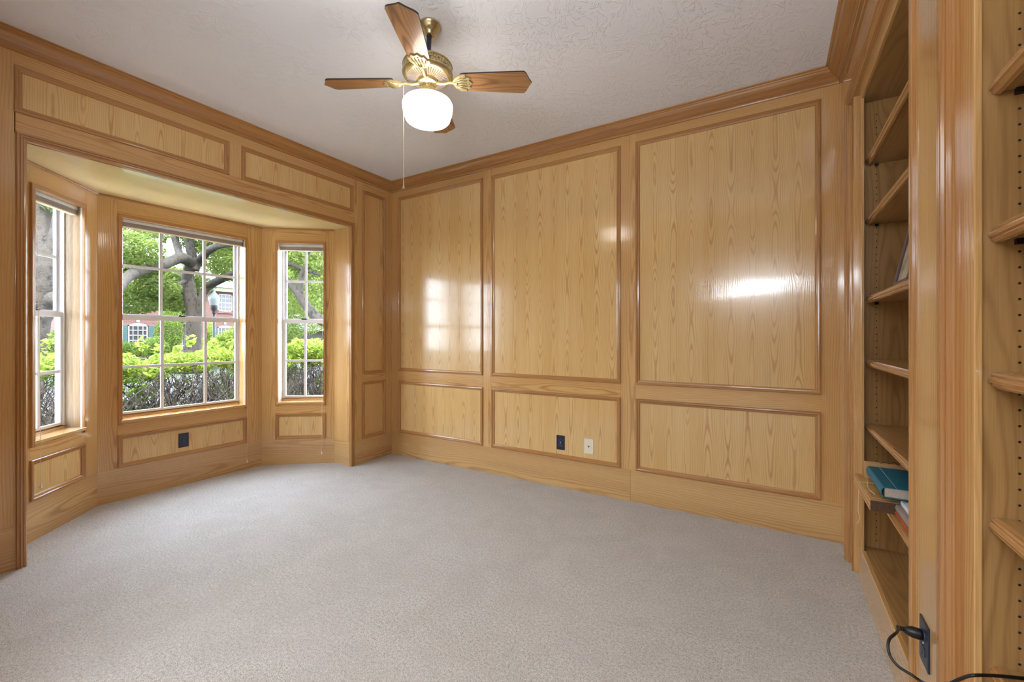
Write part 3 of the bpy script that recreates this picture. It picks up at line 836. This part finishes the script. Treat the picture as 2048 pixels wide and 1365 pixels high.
# thin wooden plaque with a wire hanger, standing behind the album
pq = empty('wooden_plaque', (.47, 2.45, ZS6 + .10), 'thin wooden plaque with a curled wire hanger behind the teal album', 'plaque')
m = MB(); m.box(WORLD, .345, .60, ZS6 + .0445, ZS6 + .118, -2.445, -2.437, 'u'); m.build('board', W_CRATE, pq, bevel=.001)
m = MB(); tube(m, spline([(.40, 2.436, ZS6 + .116), (.415, 2.436, ZS6 + .124), (.43, 2.436, ZS6 + .119), (.445, 2.436, ZS6 + .128), (.455, 2.436, ZS6 + .121), (.462, 2.436, ZS6 + .114)], 6), .0013, 6); m.build('wire_hanger', M_LBASE, pq)

# picture frame leaning on the third shelf
Z3 = 1.351 + .0175
FP = Fr((.400, 2.200, Z3 + .0015), (0, -1, 0), (math.sin(.205), 0, math.cos(.205)))
pf = empty('picture_frame', (.405, 2.10, Z3), 'dark framed picture leaning on a shelf of the far bookcase', 'picture frame')
m = MB(); moulding_rect(m, FP, 0, .20, 0, .25, [(0, -.012), (0, .0), (.003, .003), (.012, .003), (.015, .0), (.015, -.008)]); m.box(FP, .002, .198, .002, .248, -.013, -.009)
m.build('frame', M_FRAMEP, pf)
MB().box(FP, .014, .186, .014, .236, -.009, -.006).build('mat_board', M_IVORY, pf)
T_ = plain('faded_print', srgb(206, 200, 184), .5, col2=srgb(128, 118, 96), nscale=16)
MB().box(FP, .020, .180, .020, .230, -.0062, -.0052).build('print', T_, pf)
MB().box(WORLD, .405, .470, Z3, Z3 + .003, -2.13, -2.10).build('easel_foot', M_FRAMEP, pf)

# ------------------------------------------------------------------ ceiling fan
AX = Vector((-1.440, 1.577, 0))
fan = empty('ceiling_fan', (AX.x, AX.y, ZC), 'four-blade oak ceiling fan with brass motor and lit drum glass shade', 'ceiling fan')
def fl_(prof, name, mat, parent=fan, n=40, dx=(0, 0), smooth=True):
    m = MB(); lathe(m, prof, (AX.x + dx[0], AX.y + dx[1], 0), n, smooth=smooth); return m.build(name, mat, parent)
fl_([(0, 2.70), (.050, 2.70), (.054, 2.695), (.054, 2.688), (.048, 2.684), (.044, 2.672), (.034, 2.664), (.024, 2.660), (.024, 2.648), (.020, 2.644), (.013, 2.643), (0, 2.643)], 'canopy', M_BRASS, dx=(.008, .006))
m = MB(); tube(m, [(AX.x + .006, AX.y + .005, 2.66), (AX.x, AX.y, 2.49)], .012, 16); m.build('downrod', M_DARK, fan)
fl_([(.012, 2.545), (.022, 2.540), (.024, 2.520), (.034, 2.512), (.040, 2.505)], 'rod_collar', M_BRASS)
# motor housing with a pierced scrolled band
T = NT('pierced_brass_band')
p = T.pos(); v = T.add('ShaderNodeTexVoronoi', feature='DISTANCE_TO_EDGE'); T.l.new(p, v.inputs['Vector']); T.set(v, 'Scale', 95.0)
f = T.maprange(v.outputs['Distance'], 0.05, 0.22, 0, 1)
T.l.new(T.mix(f, srgb(222, 204, 150), srgb(120, 96, 52)), T.b.inputs['Base Color']); T.b.inputs['Metallic'].default_value = .7; T.b.inputs['Roughness'].default_value = .3
T.bump(f, .6, .004)
M_BAND = T.mat
mot = fl_([(.040, 2.508), (.085, 2.506), (.112, 2.502), (.119, 2.498), (.121, 2.492), (.118, 2.489)], 'motor_top', M_BRASS)
fl_([(.118, 2.489), (.1185, 2.461)], 'motor_band', M_BAND)
fl_([(.1185, 2.461), (.122, 2.458), (.122, 2.452), (.116, 2.442), (.108, 2.437), (.100, 2.434)], 'motor_rim', M_BRASS)
# finned underside: radial ribs over a pale dish
m = MB(); lathe(m, [(.102, 2.436), (.052, 2.424), (.048, 2.424), (0, 2.424)], (AX.x, AX.y, 0), 40)
for k in range(48):
    t = 2 * math.pi * k / 48
    F_ = Fr(AX + Vector((0, 0, 2.430)), (math.cos(t), math.sin(t), 0))
    for (ra, rb, za, zb) in ((.055, .097, -.0075, .0035),):
        A = [F_.p(ra, za, -.0014), F_.p(ra, za - .003, 0), F_.p(ra, za, .0014)]; B = [F_.p(rb, zb, -.0022), F_.p(rb, zb - .004, 0), F_.p(rb, zb, .0022)]
        m.strip(A, B, m=1)
m.build('motor_underside', [M_BRASSP, M_GREYBOOK], fan)
fl_([(.046, 2.426), (.050, 2.420), (.050, 2.412), (.044, 2.406), (.030, 2.404), (.030, 2.392), (.033, 2.388), (.033, 2.360), (.030, 2.354), (.036, 2.350), (.046, 2.346), (.048, 2.340), (0, 2.340)], 'light_fitter', M_BRASS)
# opal drum shade
sh = fl_([(.040, 2.345), (.060, 2.340), (.095, 2.330), (.114, 2.318), (.121, 2.304), (.121, 2.292), (.116, 2.262), (.108, 2.238), (.104, 2.233), (.100, 2.227), (.080, 2.220), (.040, 2.216), (0, 2.215)], 'glass_shade', M_SHADE, n=48)
m = MB(); lathe(m, [(.1035, 2.236), (.1065, 2.234), (.1035, 2.231)], (AX.x, AX.y, 0), 48); m.build('shade_rim', M_SHADE, sh)

ang0 = math.radians(30.3)
def blade_outline():
    up = [(.165, .040), (.170, .048), (.185, .051), (.300, .058), (.440, .0645), (.478, .066), (.486, .062), (.494, .052), (.500, .038), (.508, .020), (.520, 0.0)]
    return up + [(r, -w) for r, w in reversed(up[:-1])]
OUT = blade_outline()
for i in range(4):
    a = ang0 + i * math.pi / 2
    rad = Vector((math.cos(a), math.sin(a), 0)); tan = Vector((-math.sin(a), math.cos(a), 0))
    pitch = math.radians(-12)
    wv = tan * math.cos(pitch) + Vector((0, 0, 1)) * math.sin(pitch); nv = rad.cross(wv)
    o0 = AX + Vector((0, 0, 2.420)); droop = math.tan(math.radians(1.0))
    P = lambda r, w, h=0.0: o0 + rad * (r * .975) - Vector((0, 0, r * droop)) + wv * w + nv * h
    off = (R.random() * 5, R.random() * 5)
    m = MB(); th = .0035
    top = [P(r, w, th) for r, w in OUT]; bot = [P(r, w, -th) for r, w in OUT]; us = [(w + off[0], r + off[1]) for r, w in OUT]
    m.face(top, us); m.face(list(reversed(bot)), list(reversed(us)))
    n = len(OUT)
    for k in range(n):
        j = (k + 1) % n; m.face([top[j], top[k], bot[k], bot[j]], [us[j], us[k], us[k], us[j]], 1)
    m.build('blade', [W_BLADE, M_LBASE], fan, bevel=0)
    # cast bracket: curved arm ending in a scalloped shell under the blade
    m = MB()
    arm = spline([AX + Vector((0, 0, 2.414)) + rad * .040, AX + Vector((0, 0, 2.408)) + rad * .075, AX + Vector((0, 0, 2.414)) + rad * .110, P(.150, 0, -.010)], 5)
    tube(m, arm, [.009, .008, .0075, .007, .007, .007, .007, .0065, .0065, .0065, .007, .007, .0075, .008, .009, .010][:len(arm)], 10)
    shell = [(.128, .012), (.140, .030), (.158, .044), (.180, .052), (.196, .050), (.190, .040), (.206, .034), (.216, .028), (.208, .020), (.214, .010), (.224, 0.0)]
    sh_ = shell + [(r, -w) for r, w in reversed(shell[:-1])]
    lo = [P(r, w, -.0095) for r, w in sh_]; hi = [P(r, w, -.0036) for r, w in sh_]
    m.face(list(reversed(lo))); m.face(hi)
    for k in range(len(sh_)):
        j = (k + 1) % len(sh_); m.face([hi[j], hi[k], lo[k], lo[j]])
    for w_ in (-.034, -.017, 0, .017, .034):
        tube(m, [P(.140, w_ * .45, -.010), P(.170, w_ * .85, -.0125), P(.203 - abs(w_) * .2, w_, -.0095)], [.002, .0045, .002], 6)
    br = m.build('blade_bracket', M_BRASSP, fan)
    for (r_, w_) in ((.178, .030), (.178, -.030), (.205, 0)):
        s_ = MB(); tube(s_, [P(r_, w_, -.009), P(r_, w_, -.0118)], .004, 8); s_.build('screw', M_BRASS, br)
# pull chains
c1_ = at(864, 232, 1.985); 
m = MB(); p0 = AX + Vector((.024, -.028, 2.372)) ; 
cx_, cy_ = at(864, 200, 1.972).x, at(864, 200, 1.972).y
tube(m, [(AX.x + .016, AX.y - .028, 2.37), (cx_, cy_, 2.352), (cx_, cy_, 2.20)], .0010, 6); m.build('light_pull_chain', M_BRASS, fan)
lx = at(807, 300, 2.09)
m = MB(); tube(m, [(AX.x - .10, AX.y - .055, 2.44), (lx.x, lx.y, 2.40), (lx.x, lx.y, 1.915)], .0014, 6)
ch = m.build('fan_pull_chain', M_CORD, fan)
m = MB(); lathe(m, [(.0012, .024), (.003, .018), (.0035, .010), (.008, .002), (.007, 0), (0, 0)], (lx.x, lx.y, 1.895), 12); m.build('chain_bell', M_BRASSP, ch)

# ------------------------------------------------------------------ outdoors
def gslab(name, x0, x1, y0, y1, z0, z1, mat):
    return tag(MB().box(WORLD, x0, x1, z0, z1, -y1, -y0).build(name, mat), kind='structure')
gslab('ground_lawn', -90, -4.3, -30, 90, -.45, -.25, M_GRASS)
gslab('ground_street', -17.5, -11.0, -30, 90, -.30, -.243, M_ASPH)
gslab('ground_sidewalk', -9.4, -8.3, -30, 90, -.30, -.240, M_CONC)
gslab('ground_footpath', -36.0, -17.5, 12.4, 13.6, -.30, -.240, M_CONC)


def leaves(mb, centers, n, size, flat_=0.6, rng=R, fold=0.25):
    """n folded pointed leaves scattered in ellipsoids [(centre, (rx,ry,rz))]"""
    tot = sum(max(1e-6, r[0] * r[1] + r[1] * r[2] + r[0] * r[2]) for c, r in centers)
    for c, r in centers:
        k = max(1, int(n * (r[0] * r[1] + r[1] * r[2] + r[0] * r[2]) / tot))
        for _ in range(k):
            while True:
                q = Vector((rng.uniform(-1, 1), rng.uniform(-1, 1), rng.uniform(-1, 1)))
                if q.length < 1: break
            q = q * (q.length ** -0.35 if q.length > 0 else 1)
            p = Vector((c[0] + q.x * r[0], c[1] + q.y * r[1], c[2] + q.z * r[2]))
            d = Vector((rng.uniform(-1, 1), rng.uniform(-1, 1), rng.uniform(-.6, .8)))
            if d.length < .1: continue
            d.normalize(); s = size * rng.uniform(.6, 1.3)
            up = Vector((rng.uniform(-1, 1), rng.uniform(-1, 1), rng.uniform(0, 1.5)))
            sd = d.cross(up)
            if sd.length < .05: continue
            sd.normalize(); nn = sd.cross(d)
            a, b = p - d * s * .5, p + d * s * .5
            l = p + sd * s * .24 + nn * s * fold * .4 - d * s * .05; r_ = p - sd * s * .24 + nn * s * fold * .4 - d * s * .05
            i = len(mb.v)
            mb.v += [tuple(a), tuple(l), tuple(b), tuple(r_)]
            mb.f += [(i, i + 1, i + 2), (i, i + 2, i + 3)]; mb.uv += [[(0, 0)] * 3] * 2; mb.m += [0, 0]; mb.sm += [False, False]
    return mb


def limb(mb, pts, r0, r1, n=10, k=6):
    P_ = spline(pts, k); N = len(P_)
    rr = random.Random(int(abs(pts[0][0] * 1000)) + N)
    rad = [(r0 + (r1 - r0) * i / (N - 1)) * rr.uniform(.93, 1.07) for i in range(N)]
    tube(mb, P_, rad, n); return P_


# --- big oak in front of the house across the street
T0 = 17.0
oak = empty('oak_tree', at(384, 716, T0), 'large spreading oak with a forked trunk, seen through the middle bay window', 'tree')
m = MB()
limb(m, [at(383, 740, T0), at(384, 700, T0), at(387, 660, T0), at(386, 620, T0), at(378, 580, T0), at(376, 548, T0), at(388, 520, T0)], .31, .19, 12)
limb(m, [at(384, 745, T0), at(383, 720, T0), at(384, 700, T0)], .62, .34, 12, 3)
limb(m, [at(394, 640, T0), at(402, 605, T0), at(412, 575, T0), at(440, 558, T0 - .5), at(478, 540, T0 - 1), at(520, 510, T0 - 1)], .17, .06)
limb(m, [at(404, 600, T0), at(416, 578, T0), at(450, 560, T0), at(490, 548, T0)], .12, .05)
limb(m, [at(388, 540, T0), at(400, 520, T0), at(425, 497, T0 - 1), at(460, 488, T0 - 2), at(500, 492, T0 - 3), at(560, 500, T0 - 3.5)], .17, .07)
limb(m, [at(384, 528, T0), at(365, 516, T0 - .6), at(345, 522, T0 - 1), at(318, 532, T0 - 2), at(290, 538, T0 - 2.6), at(262, 550, T0 - 3.4), at(246, 564, T0 - 4), at(222, 595, T0 - 5), at(180, 640, T0 - 5)], .21, .13)
limb(m, [at(387, 525, T0), at(380, 490, T0), at(374, 455, T0), at(368, 420, T0)], .19, .12)
limb(m, [at(362, 522, T0 - .5), at(355, 495, T0), at(347, 470, T0), at(336, 450, T0), at(325, 430, T0)], .15, .08)
limb(m, [at(350, 475, T0), at(362, 462, T0), at(372, 452, T0)], .07, .04)
limb(m, [at(408, 515, T0 - .5), at(418, 490, T0), at(440, 470, T0), at(470, 450, T0)], .10, .05)
limb(m, [at(376, 560, T0), at(350, 570, T0 - 1), at(320, 565, T0 - 2), at(290, 570, T0 - 2)], .07, .03)
m.build('trunk_and_limbs', B_OAK, oak)
m = MB()
def cl(x, y, t, rx, ry=None, rz=None):
    ry = ry or rx; rz = rz or rx * .6
    p = at(x, y, t); return (tuple(p), (rx, ry, rz))
leaves(m, [cl(262, 460, 15, 1.1), cl(255, 500, 14, 1.0), cl(270, 530, 15, .9), cl(300, 455, 17, .7), cl(330, 440, 18, .9), cl(265, 600, 15, 1.0, rz=.5), cl(290, 588, 16, .9, rz=.45), cl(315, 575, 15, .7, rz=.4), cl(345, 600, 17, .7, rz=.5), cl(330, 560, 18, .8), cl(360, 560, 19, .9), cl(390, 480, 19, .8), cl(400, 455, 17, .8), cl(430, 475, 19, 1.1), cl(465, 500, 18, 1.2), cl(470, 540, 17, .8, rz=.5), cl(445, 520, 20, 1.2), cl(490, 470, 16, 1.2), cl(400, 570, 19, .6)], 42000, .13)
m.build('foliage', L_OAK, oak)

# --- oak seen through the left window, near
tt = 8.5
o2 = empty('oak_tree', at(60, 760, tt), 'thick leaning oak trunk seen close through the left angled window', 'tree')
m = MB()
limb(m, [at(40, 830, tt), at(50, 720, tt), at(64, 640, tt), at(80, 590, tt), at(95, 540, tt), at(92, 500, tt), at(78, 455, tt), at(66, 400, tt)], .30, .20, 14)
limb(m, [at(56, 606, tt), at(85, 604, tt), at(112, 598, tt), at(150, 600, tt), at(190, 585, tt)], .16, .13, 12)
limb(m, [at(94, 515, tt), at(110, 490, tt), at(118, 450, tt), at(128, 400, tt)], .15, .10, 12)
limb(m, [at(70, 470, tt), at(90, 482, tt), at(112, 500, tt), at(135, 520, tt)], .11, .07, 10)
m.build('trunk_and_limbs', B_OAK, o2)
m = MB(); leaves(m, [cl(85, 430, 9.5, .9), cl(110, 400, 9, .9), cl(120, 560, 12, .9), cl(60, 500, 11, 1.0), cl(100, 470, 13, 1.3), cl(140, 470, 11, .9), cl(75, 390, 9, .7)], 14000, .12)
m.build('foliage', L_OAK, o2)

# --- tree seen through the right window
t3 = 12.0
o3 = empty('oak_tree', at(672, 720, t3), 'oak with a long curved limb seen through the right angled window', 'tree')
m = MB()
limb(m, [at(700, 740, t3), at(690, 690, t3), at(668, 655, t3), at(640, 640, t3), at(615, 615, t3), at(596, 585, t3), at(575, 563, t3), at(564, 548, t3), at(568, 535, t3), at(580, 528, t3), at(610, 540, t3), at(640, 550, t3)], .17, .04, 10)
limb(m, [at(600, 588, t3), at(604, 550, t3), at(615, 520, t3), at(622, 490, t3)], .09, .04)
limb(m, [at(690, 690, t3), at(690, 620, t3), at(680, 540, t3), at(690, 450, t3)], .2, .12)
m.build('trunk_and_limbs', B_OAK, o3)
m = MB(); leaves(m, [cl(580, 510, 13, .8), cl(620, 520, 14, .9), cl(600, 470, 13, 1.2), cl(635, 560, 14, .8), cl(575, 600, 16, 1.0, rz=.9), cl(600, 640, 18, 1.1, rz=.7), cl(640, 610, 15, .9), cl(560, 560, 15, .9), cl(650, 480, 12, 1.4), cl(560, 440, 13, 1.4), cl(590, 560, 18, 1.4)], 26000, .115)
m.build('foliage', L_OAK, o3)

# --- row of trees behind the house
def far_tree(x, t, r, label, n=2600, zb=4.0):
    p = at(x, 700, t); o = empty('background_tree', (p.x, p.y, -.25), label, 'tree', 'trees beyond the house')
    m = MB(); limb(m, [(p.x, p.y, -.3), (p.x + .2, p.y, 2.5), (p.x, p.y + .3, zb + 2)], .35, .15); m.build('trunk', B_OAK, o)
    m = MB(); leaves(m, [((p.x, p.y, zb + r * .9), (r, r, r * .8)), ((p.x + r * .4, p.y + r * .7, zb + r * .5), (r * .7, r * .7, r * .6)), ((p.x, p.y - r * .7, zb + r * .5), (r * .7, r * .7, r * .6))], n, .42)
    m.build('foliage', L_OAK, o)
for i, (x, t, r) in enumerate(((20, 44, 4.5), (130, 48, 5), (215, 50, 5), (300, 52, 4.6), (372, 50, 4.2), (545, 46, 4.6), (600, 48, 5), (665, 44, 4.6))):
    far_tree(x, t, r, 'leafy background tree, ' + ('leftmost', 'second from the left', 'third from the left', 'fourth from the left', 'behind the oak fork', 'just right of the brick house', 'second right of the brick house', 'rightmost')[i] + ' beyond the street', 4600 if i > 4 else 3000, 2.4 if i > 4 else 3.4)

# --- brick house across the street (facade parallel to the bay)
HX = -36.0
FH = Fr((HX, 0, 0), (0, 1, 0))
def hy(x): # y on the facade seen at picture x
    a = (x - CX) / F_PX; s, c = math.sin(YAW), math.cos(YAW); return (c + a * s) / (-s + a * c) * HX
def hz(x, y):
    a = (x - CX) / F_PX; s, c = math.sin(YAW), math.cos(YAW); t = HX / (-s + a * c); return CAM_H + (HY - y) / F_PX * t
hs = empty('brick_house', (HX, 11, -.25), 'two-storey red brick house with teal shutters across the street', 'house')
ya, yb, yc, yd = hy(120), hy(322), hy(403), hy(486)
MB().box(FH, ya, yb, -.3, 5.0, -9, 0).build('left_wing_wall', M_BRICK, hs)
MB().box(FH, yb, yc, -.3, 5.0, -9, -1.6).build('entrance_wall', M_BRICK, hs)
MB().box(FH, yc, yd, -.3, 5.0, -9, 0).build('right_wing_wall', M_BRICK, hs)
ez = hz(455, 583) - .1
m = MB(); m.box(FH, ya - .5, yd + .5, ez, ez + .30, -9.5, .5); m.build('eaves', M_EAVE, hs)
def hip(y0, y1, n0, n1, z0, zr, ins):
    m = MB(); q = [FH.p(y0, z0, n1), FH.p(y1, z0, n1), FH.p(y1, z0, n0), FH.p(y0, z0, n0)]; r1, r2 = FH.p(y0 + ins, zr, (n0 + n1) / 2), FH.p(y1 - ins, zr, (n0 + n1) / 2)
    m.face([q[0], q[1], r2, r1]); m.face([q[1], q[2], r2]); m.face([q[2], q[3], r1, r2]); m.face([q[3], q[0], r1]); m.face([q[3], q[2], q[1], q[0]])
    return m
hip(yc - .6, yd + .7, -9.6, .6, ez + .30, ez + 2.3, 2.0).build('roof', M_ROOF, hs)
hip(ya - .6, yb + .7, -9.6, .6, ez + .30, ez + 3.0, 4.0).build('roof', M_ROOF, hs)
def hwin(x0, x1, yt, ybm, arch, shl, shr):
    u0, u1 = hy(x0), hy(x1); xm = (x0 + x1) / 2; v1, v0 = hz(xm, yt), hz(xm, ybm)
    f = MB(); fw = .07
    f.box(FH, u0, u1, v0, v0 + fw, 0, .06); f.box(FH, u0, u1, v1 - fw, v1, 0, .06); f.box(FH, u0, u0 + fw, v0, v1, 0, .06); f.box(FH, u1 - fw, u1, v0, v1, 0, .06)
    for k in range(1, 4): uu_ = u0 + (u1 - u0) * k / 4; f.box(FH, uu_ - .02, uu_ + .02, v0, v1, 0, .05)
    for k in range(1, 4): vv_ = v0 + (v1 - v0) * k / 4; w_ = .035 if k == 2 else .02; f.box(FH, u0, u1, vv_ - w_, vv_ + w_, 0, .05)
    if arch:
        pts = [FH.p(u0 + (u1 - u0) * k / 8, v1 + .15 * math.sin(math.pi * k / 8), .05) for k in range(9)]
        f.face(list(reversed(pts)) if False else pts[::-1])
        uc = (u0 + u1) / 2; f.box(FH, uc - .08, uc + .08, v1 + .20, v1 + .40, 0, .07)
    fo = f.build('window', M_WHITEP, hs)
    MB().box(FH, u0 + .03, u1 - .03, v0 + .03, v1 - .03, -.02, .02).build('pane', M_PANE, fo)
    for (a, b) in ((shl, shr) if True else ()):
        if a is None: continue
        s = MB(); s.box(FH, hy(a), hy(b), v0, v1, 0, .05); 
        for k in range(10): zz = v0 + (v1 - v0) * (k + .5) / 10; s.box(FH, hy(a) + .06, hy(b) - .06, zz - .02, zz + .02, .05, .065)
        s.build('shutter', M_TEALSH, hs)
    MB().box(FH, u0 - .05, u1 + .05, v0 - .14, v0 - .02, 0, .09).build('window_ledge', M_BRICK, hs)
hwin(255.5, 295, 651, 691, True, (243, 254), (297, 309))
hwin(255.5, 295, 578, 613.5, False, (243, 254), (297, 309))
hwin(435, 464, 589, 623.5, False, (423, 433), (466, 477))
hwin(435, 464, 655, 690, True, (423, 433), (466, 477))
hwin(160, 200, 651, 691, True, (148, 158), (202, 213))
hwin(160, 200, 578, 613.5, False, (148, 158), (202, 213))
FH2 = Fr((HX - 1.6, 0, 0), (0, 1, 0))
MB().box(FH2, yb + .7, yb + 1.7, -.2, 2.1, 0, .06).build('front_door', M_MAROON, hs)
f = MB(); 
for uu_ in (yb + .55, yb + 1.75, yb + 2.5): f.box(FH2, uu_, uu_ + .12, -.2, 2.7, 0, .12)
f.box(FH2, yb + .5, yb + 2.7, 2.1, 2.25, 0, .12); f.build('door_surround', M_WHITEP, hs)

# --- neighbouring building glimpsed through the left window
nb = tag(MB().box(WORLD, -26, -20, -.3, 1.55, -2.2, 4.0).build('brown_shed', M_SIDING), 'low brown timber building beyond the hedge, through the left window', 'shed')

# --- low grey garage glimpsed through the right window
g0 = at(615, 690, 24)
gr = empty('garage', (g0.x, g0.y, -.25), 'low grey garage beyond the street, through the right angled window', 'garage')
MB().box(WORLD, g0.x - 4, g0.x, -.3, 1.55, -(g0.y + 6), -(g0.y - 1.2)).build('wall', M_SIDING, gr)
FG = Fr((g0.x, 0, 0), (0, 1, 0))
m = MB(); q = [FG.p(g0.y - 1.6, 1.5, .4), FG.p(g0.y + 6.4, 1.5, .4), FG.p(g0.y + 6.4, 2.5, -2), FG.p(g0.y - 1.6, 2.5, -2), FG.p(g0.y + 6.4, 1.5, -4.4), FG.p(g0.y - 1.6, 1.5, -4.4)]
m.face([q[0], q[1], q[2], q[3]]); m.face([q[3], q[2], q[4], q[5]]); m.face([q[0], q[3], q[5]]); m.face([q[1], q[4], q[2]]); m.face([q[0], q[5], q[4], q[1]])
m.build('roof', M_ROOF, gr)
# --- street lamp
tl = 19.0
lp = at(428, 640, tl)
sl = empty('street_lamp', (lp.x, lp.y, -.25), 'acorn-globe street lamp on a dark post across the street', 'street lamp')
zt = at(428, 612, tl).z; zt2 = at(428, 577, tl).z
m = MB(); tube(m, [(lp.x, lp.y, -.3), (lp.x, lp.y, zt - .35)], .05, 12); lathe(m, [(.16, -.3), (.15, .1), (.09, .2), (.06, .45)], (lp.x, lp.y, 0), 16); m.build('post', M_POST, sl)
m = MB(); lathe(m, [(.05, zt - .38), (.08, zt - .33), (.07, zt - .28), (.13, zt - .16), (.15, zt), (.15, zt + .03), (0, zt + .03)], (lp.x, lp.y, 0), 20); m.build('lantern_base', M_LBASE, sl)
m = MB(); lathe(m, [(.15, zt + .02), (.21, zt + .26), (.22, zt + .36), (.19, zt + .42), (.12, zt + .52), (.06, zt + .58), (.05, zt + .66), (.08, zt + .70), (.02, zt + .76), (0, zt + .82)], (lp.x, lp.y, 0), 20); m.build('lantern_globe', M_LANTERN, sl)

# --- shrubs
def shrub(name, cs, n, size, mat, label, cat='shrub', group=None):
    c0_ = cs[0][0]; o = empty(name, (c0_[0], c0_[1], -.25), label, cat, group)
    m = MB()
    for c, r in cs:
        for k in range(5): tube(m, [(c[0] + R.uniform(-.1, .1), c[1] + R.uniform(-.1, .1), -.3), (c[0] + R.uniform(-.5, .5) * r[0], c[1] + R.uniform(-.5, .5) * r[1], c[2] + R.uniform(-.2, .5) * r[2])], [.02, .008], 5)
    m.build('stems', B_TWIG, o)
    m = MB(); leaves(m, cs, n, size); m.build('foliage', mat, o)
shrub('foundation_shrub', [cl(250, 700, 26, 1.0, rz=.5), cl(270, 702, 26, .9, rz=.45), cl(295, 698, 25.5, .7, rz=.5)], 5000, .12, L_MID, 'dark green clipped shrubs under the left windows of the brick house')
shrub('foundation_shrub', [cl(308, 694, 24, .6, rz=.6), cl(318, 700, 24, .5, rz=.6)], 2500, .11, L_MID, 'rounded shrub left of the oak trunk in front of the brick house')
shrub('tall_shrub', [cl(338, 668, 27, .8, rz=1.0), cl(336, 688, 26.5, .7, rz=.7), cl(345, 640, 28, .7, rz=.7)], 5200, .13, L_MID, 'tall grey-green shrub beside the maroon front door')
shrub('climbing_ivy', [cl(355, 595, 31, .8, rz=1.1), cl(345, 618, 31, .9, rz=.5), cl(330, 600, 31, .6, rz=1.0)], 5200, .14, L_DARK, 'dark ivy climbing over the entrance of the brick house')
shrub('slender_shrub', [cl(419, 665, 24, .28, rz=.6), cl(418, 686, 24, .32, rz=.6)], 1600, .10, L_LIME, 'narrow upright lime shrub left of the lamp post')
shrub('lime_shrub', [cl(445, 688, 21, .6, rz=.5), cl(462, 682, 21, .6, rz=.55), cl(474, 676, 20.5, .45, rz=.6), cl(445, 700, 20, .8, rz=.4)], 6000, .11, L_LIME, 'broad lime-green shrub right of the lamp post')
shrub('rounded_bush', [cl(92, 690, 13, .8, rz=.45), cl(110, 692, 13, .7, rz=.45), cl(70, 695, 13, .9, rz=.4)], 5000, .07, L_MID, 'rounded green bush beyond the hedge, through the left window')
shrub('tall_shrub', [cl(565, 670, 11, .4, rz=.5), cl(575, 690, 10.5, .4, rz=.5)], 2600, .07, L_DARK, 'dark shrub behind the hedge, through the right window')

# --- clipped hedge outside the bay
hg = empty('hedge', (-6.5, 3.0, -.25), 'lime-topped hedge with bare woody stems right outside the bay', 'hedge')
H0, H1 = -6.75, -6.05
m = MB(); rr = random.Random(11)
def branch(p, d, L, r, depth):
    pts = [p]; q = p.copy(); dd = d.copy()
    for k in range(4):
        dd = (dd + Vector((rr.uniform(-.35, .35), rr.uniform(-.35, .35), rr.uniform(-.12, .22)))).normalized()
        q = q + dd * L / 4; pts.append(q.copy())
        if q.z > .78: break
    tube(m, pts, [r * (1 - .45 * i / (len(pts) - 1)) for i in range(len(pts))], 5, caps=False)
    if depth > 0 and q.z < .78:
        for _ in range(rr.choice((2, 3, 3))):
            nd = (dd + Vector((rr.uniform(-.9, .9), rr.uniform(-.9, .9), rr.uniform(-.2, .5)))).normalized()
            branch(pts[rr.randint(1, len(pts) - 1)], nd, L * rr.uniform(.6, .9), r * .66, depth - 1)
y = -.4
while y < 6.4:
    for _ in range(4):
        branch(Vector((rr.uniform(H0 + .1, H1 - .1), y + rr.uniform(-.08, .08), -.27)), Vector((rr.uniform(-.4, .4), rr.uniform(-.6, .6), 1)).normalized(), .50, .016, 4)
    y += .21
m.build('stems', B_TWIG, hg)
m = MB(); cs = []
y = -.5
while y < 6.5:
    bump_ = .05 * math.sin(y * 5.1) + .04 * math.sin(y * 11.3)
    cs.append(((-6.4, y, .84 + bump_), (.36, .16, .13))); y += .14
leaves(m, cs, 15500, .070)
tops = [((-6.35 + rr.uniform(-.25, .25), yy + rr.uniform(-.1, .1), 1.00 + rr.uniform(-.02, .12)), (.05, .05, .08)) for yy in [(-.4 + .2 * k) for k in range(34)]]
leaves(m, tops, 700, .085)
leaves(m, [((-6.3, 4.25, .98), (.3, .26, .16)), ((-6.2, 3.95, 1.0), (.2, .2, .13)), ((-6.2, 4.75, 1.0), (.25, .22, .16))], 1300, .08)
m.build('top_foliage', L_LIME, hg)
m = MB(); cs = [((-6.4 + rr.uniform(-.3, .3), rr.uniform(-.5, 6.5), rr.uniform(-.05, .75)), (.12, .14, .10)) for _ in range(95)]
leaves(m, cs, 8200, .055); m.build('inner_foliage', L_MID, hg)
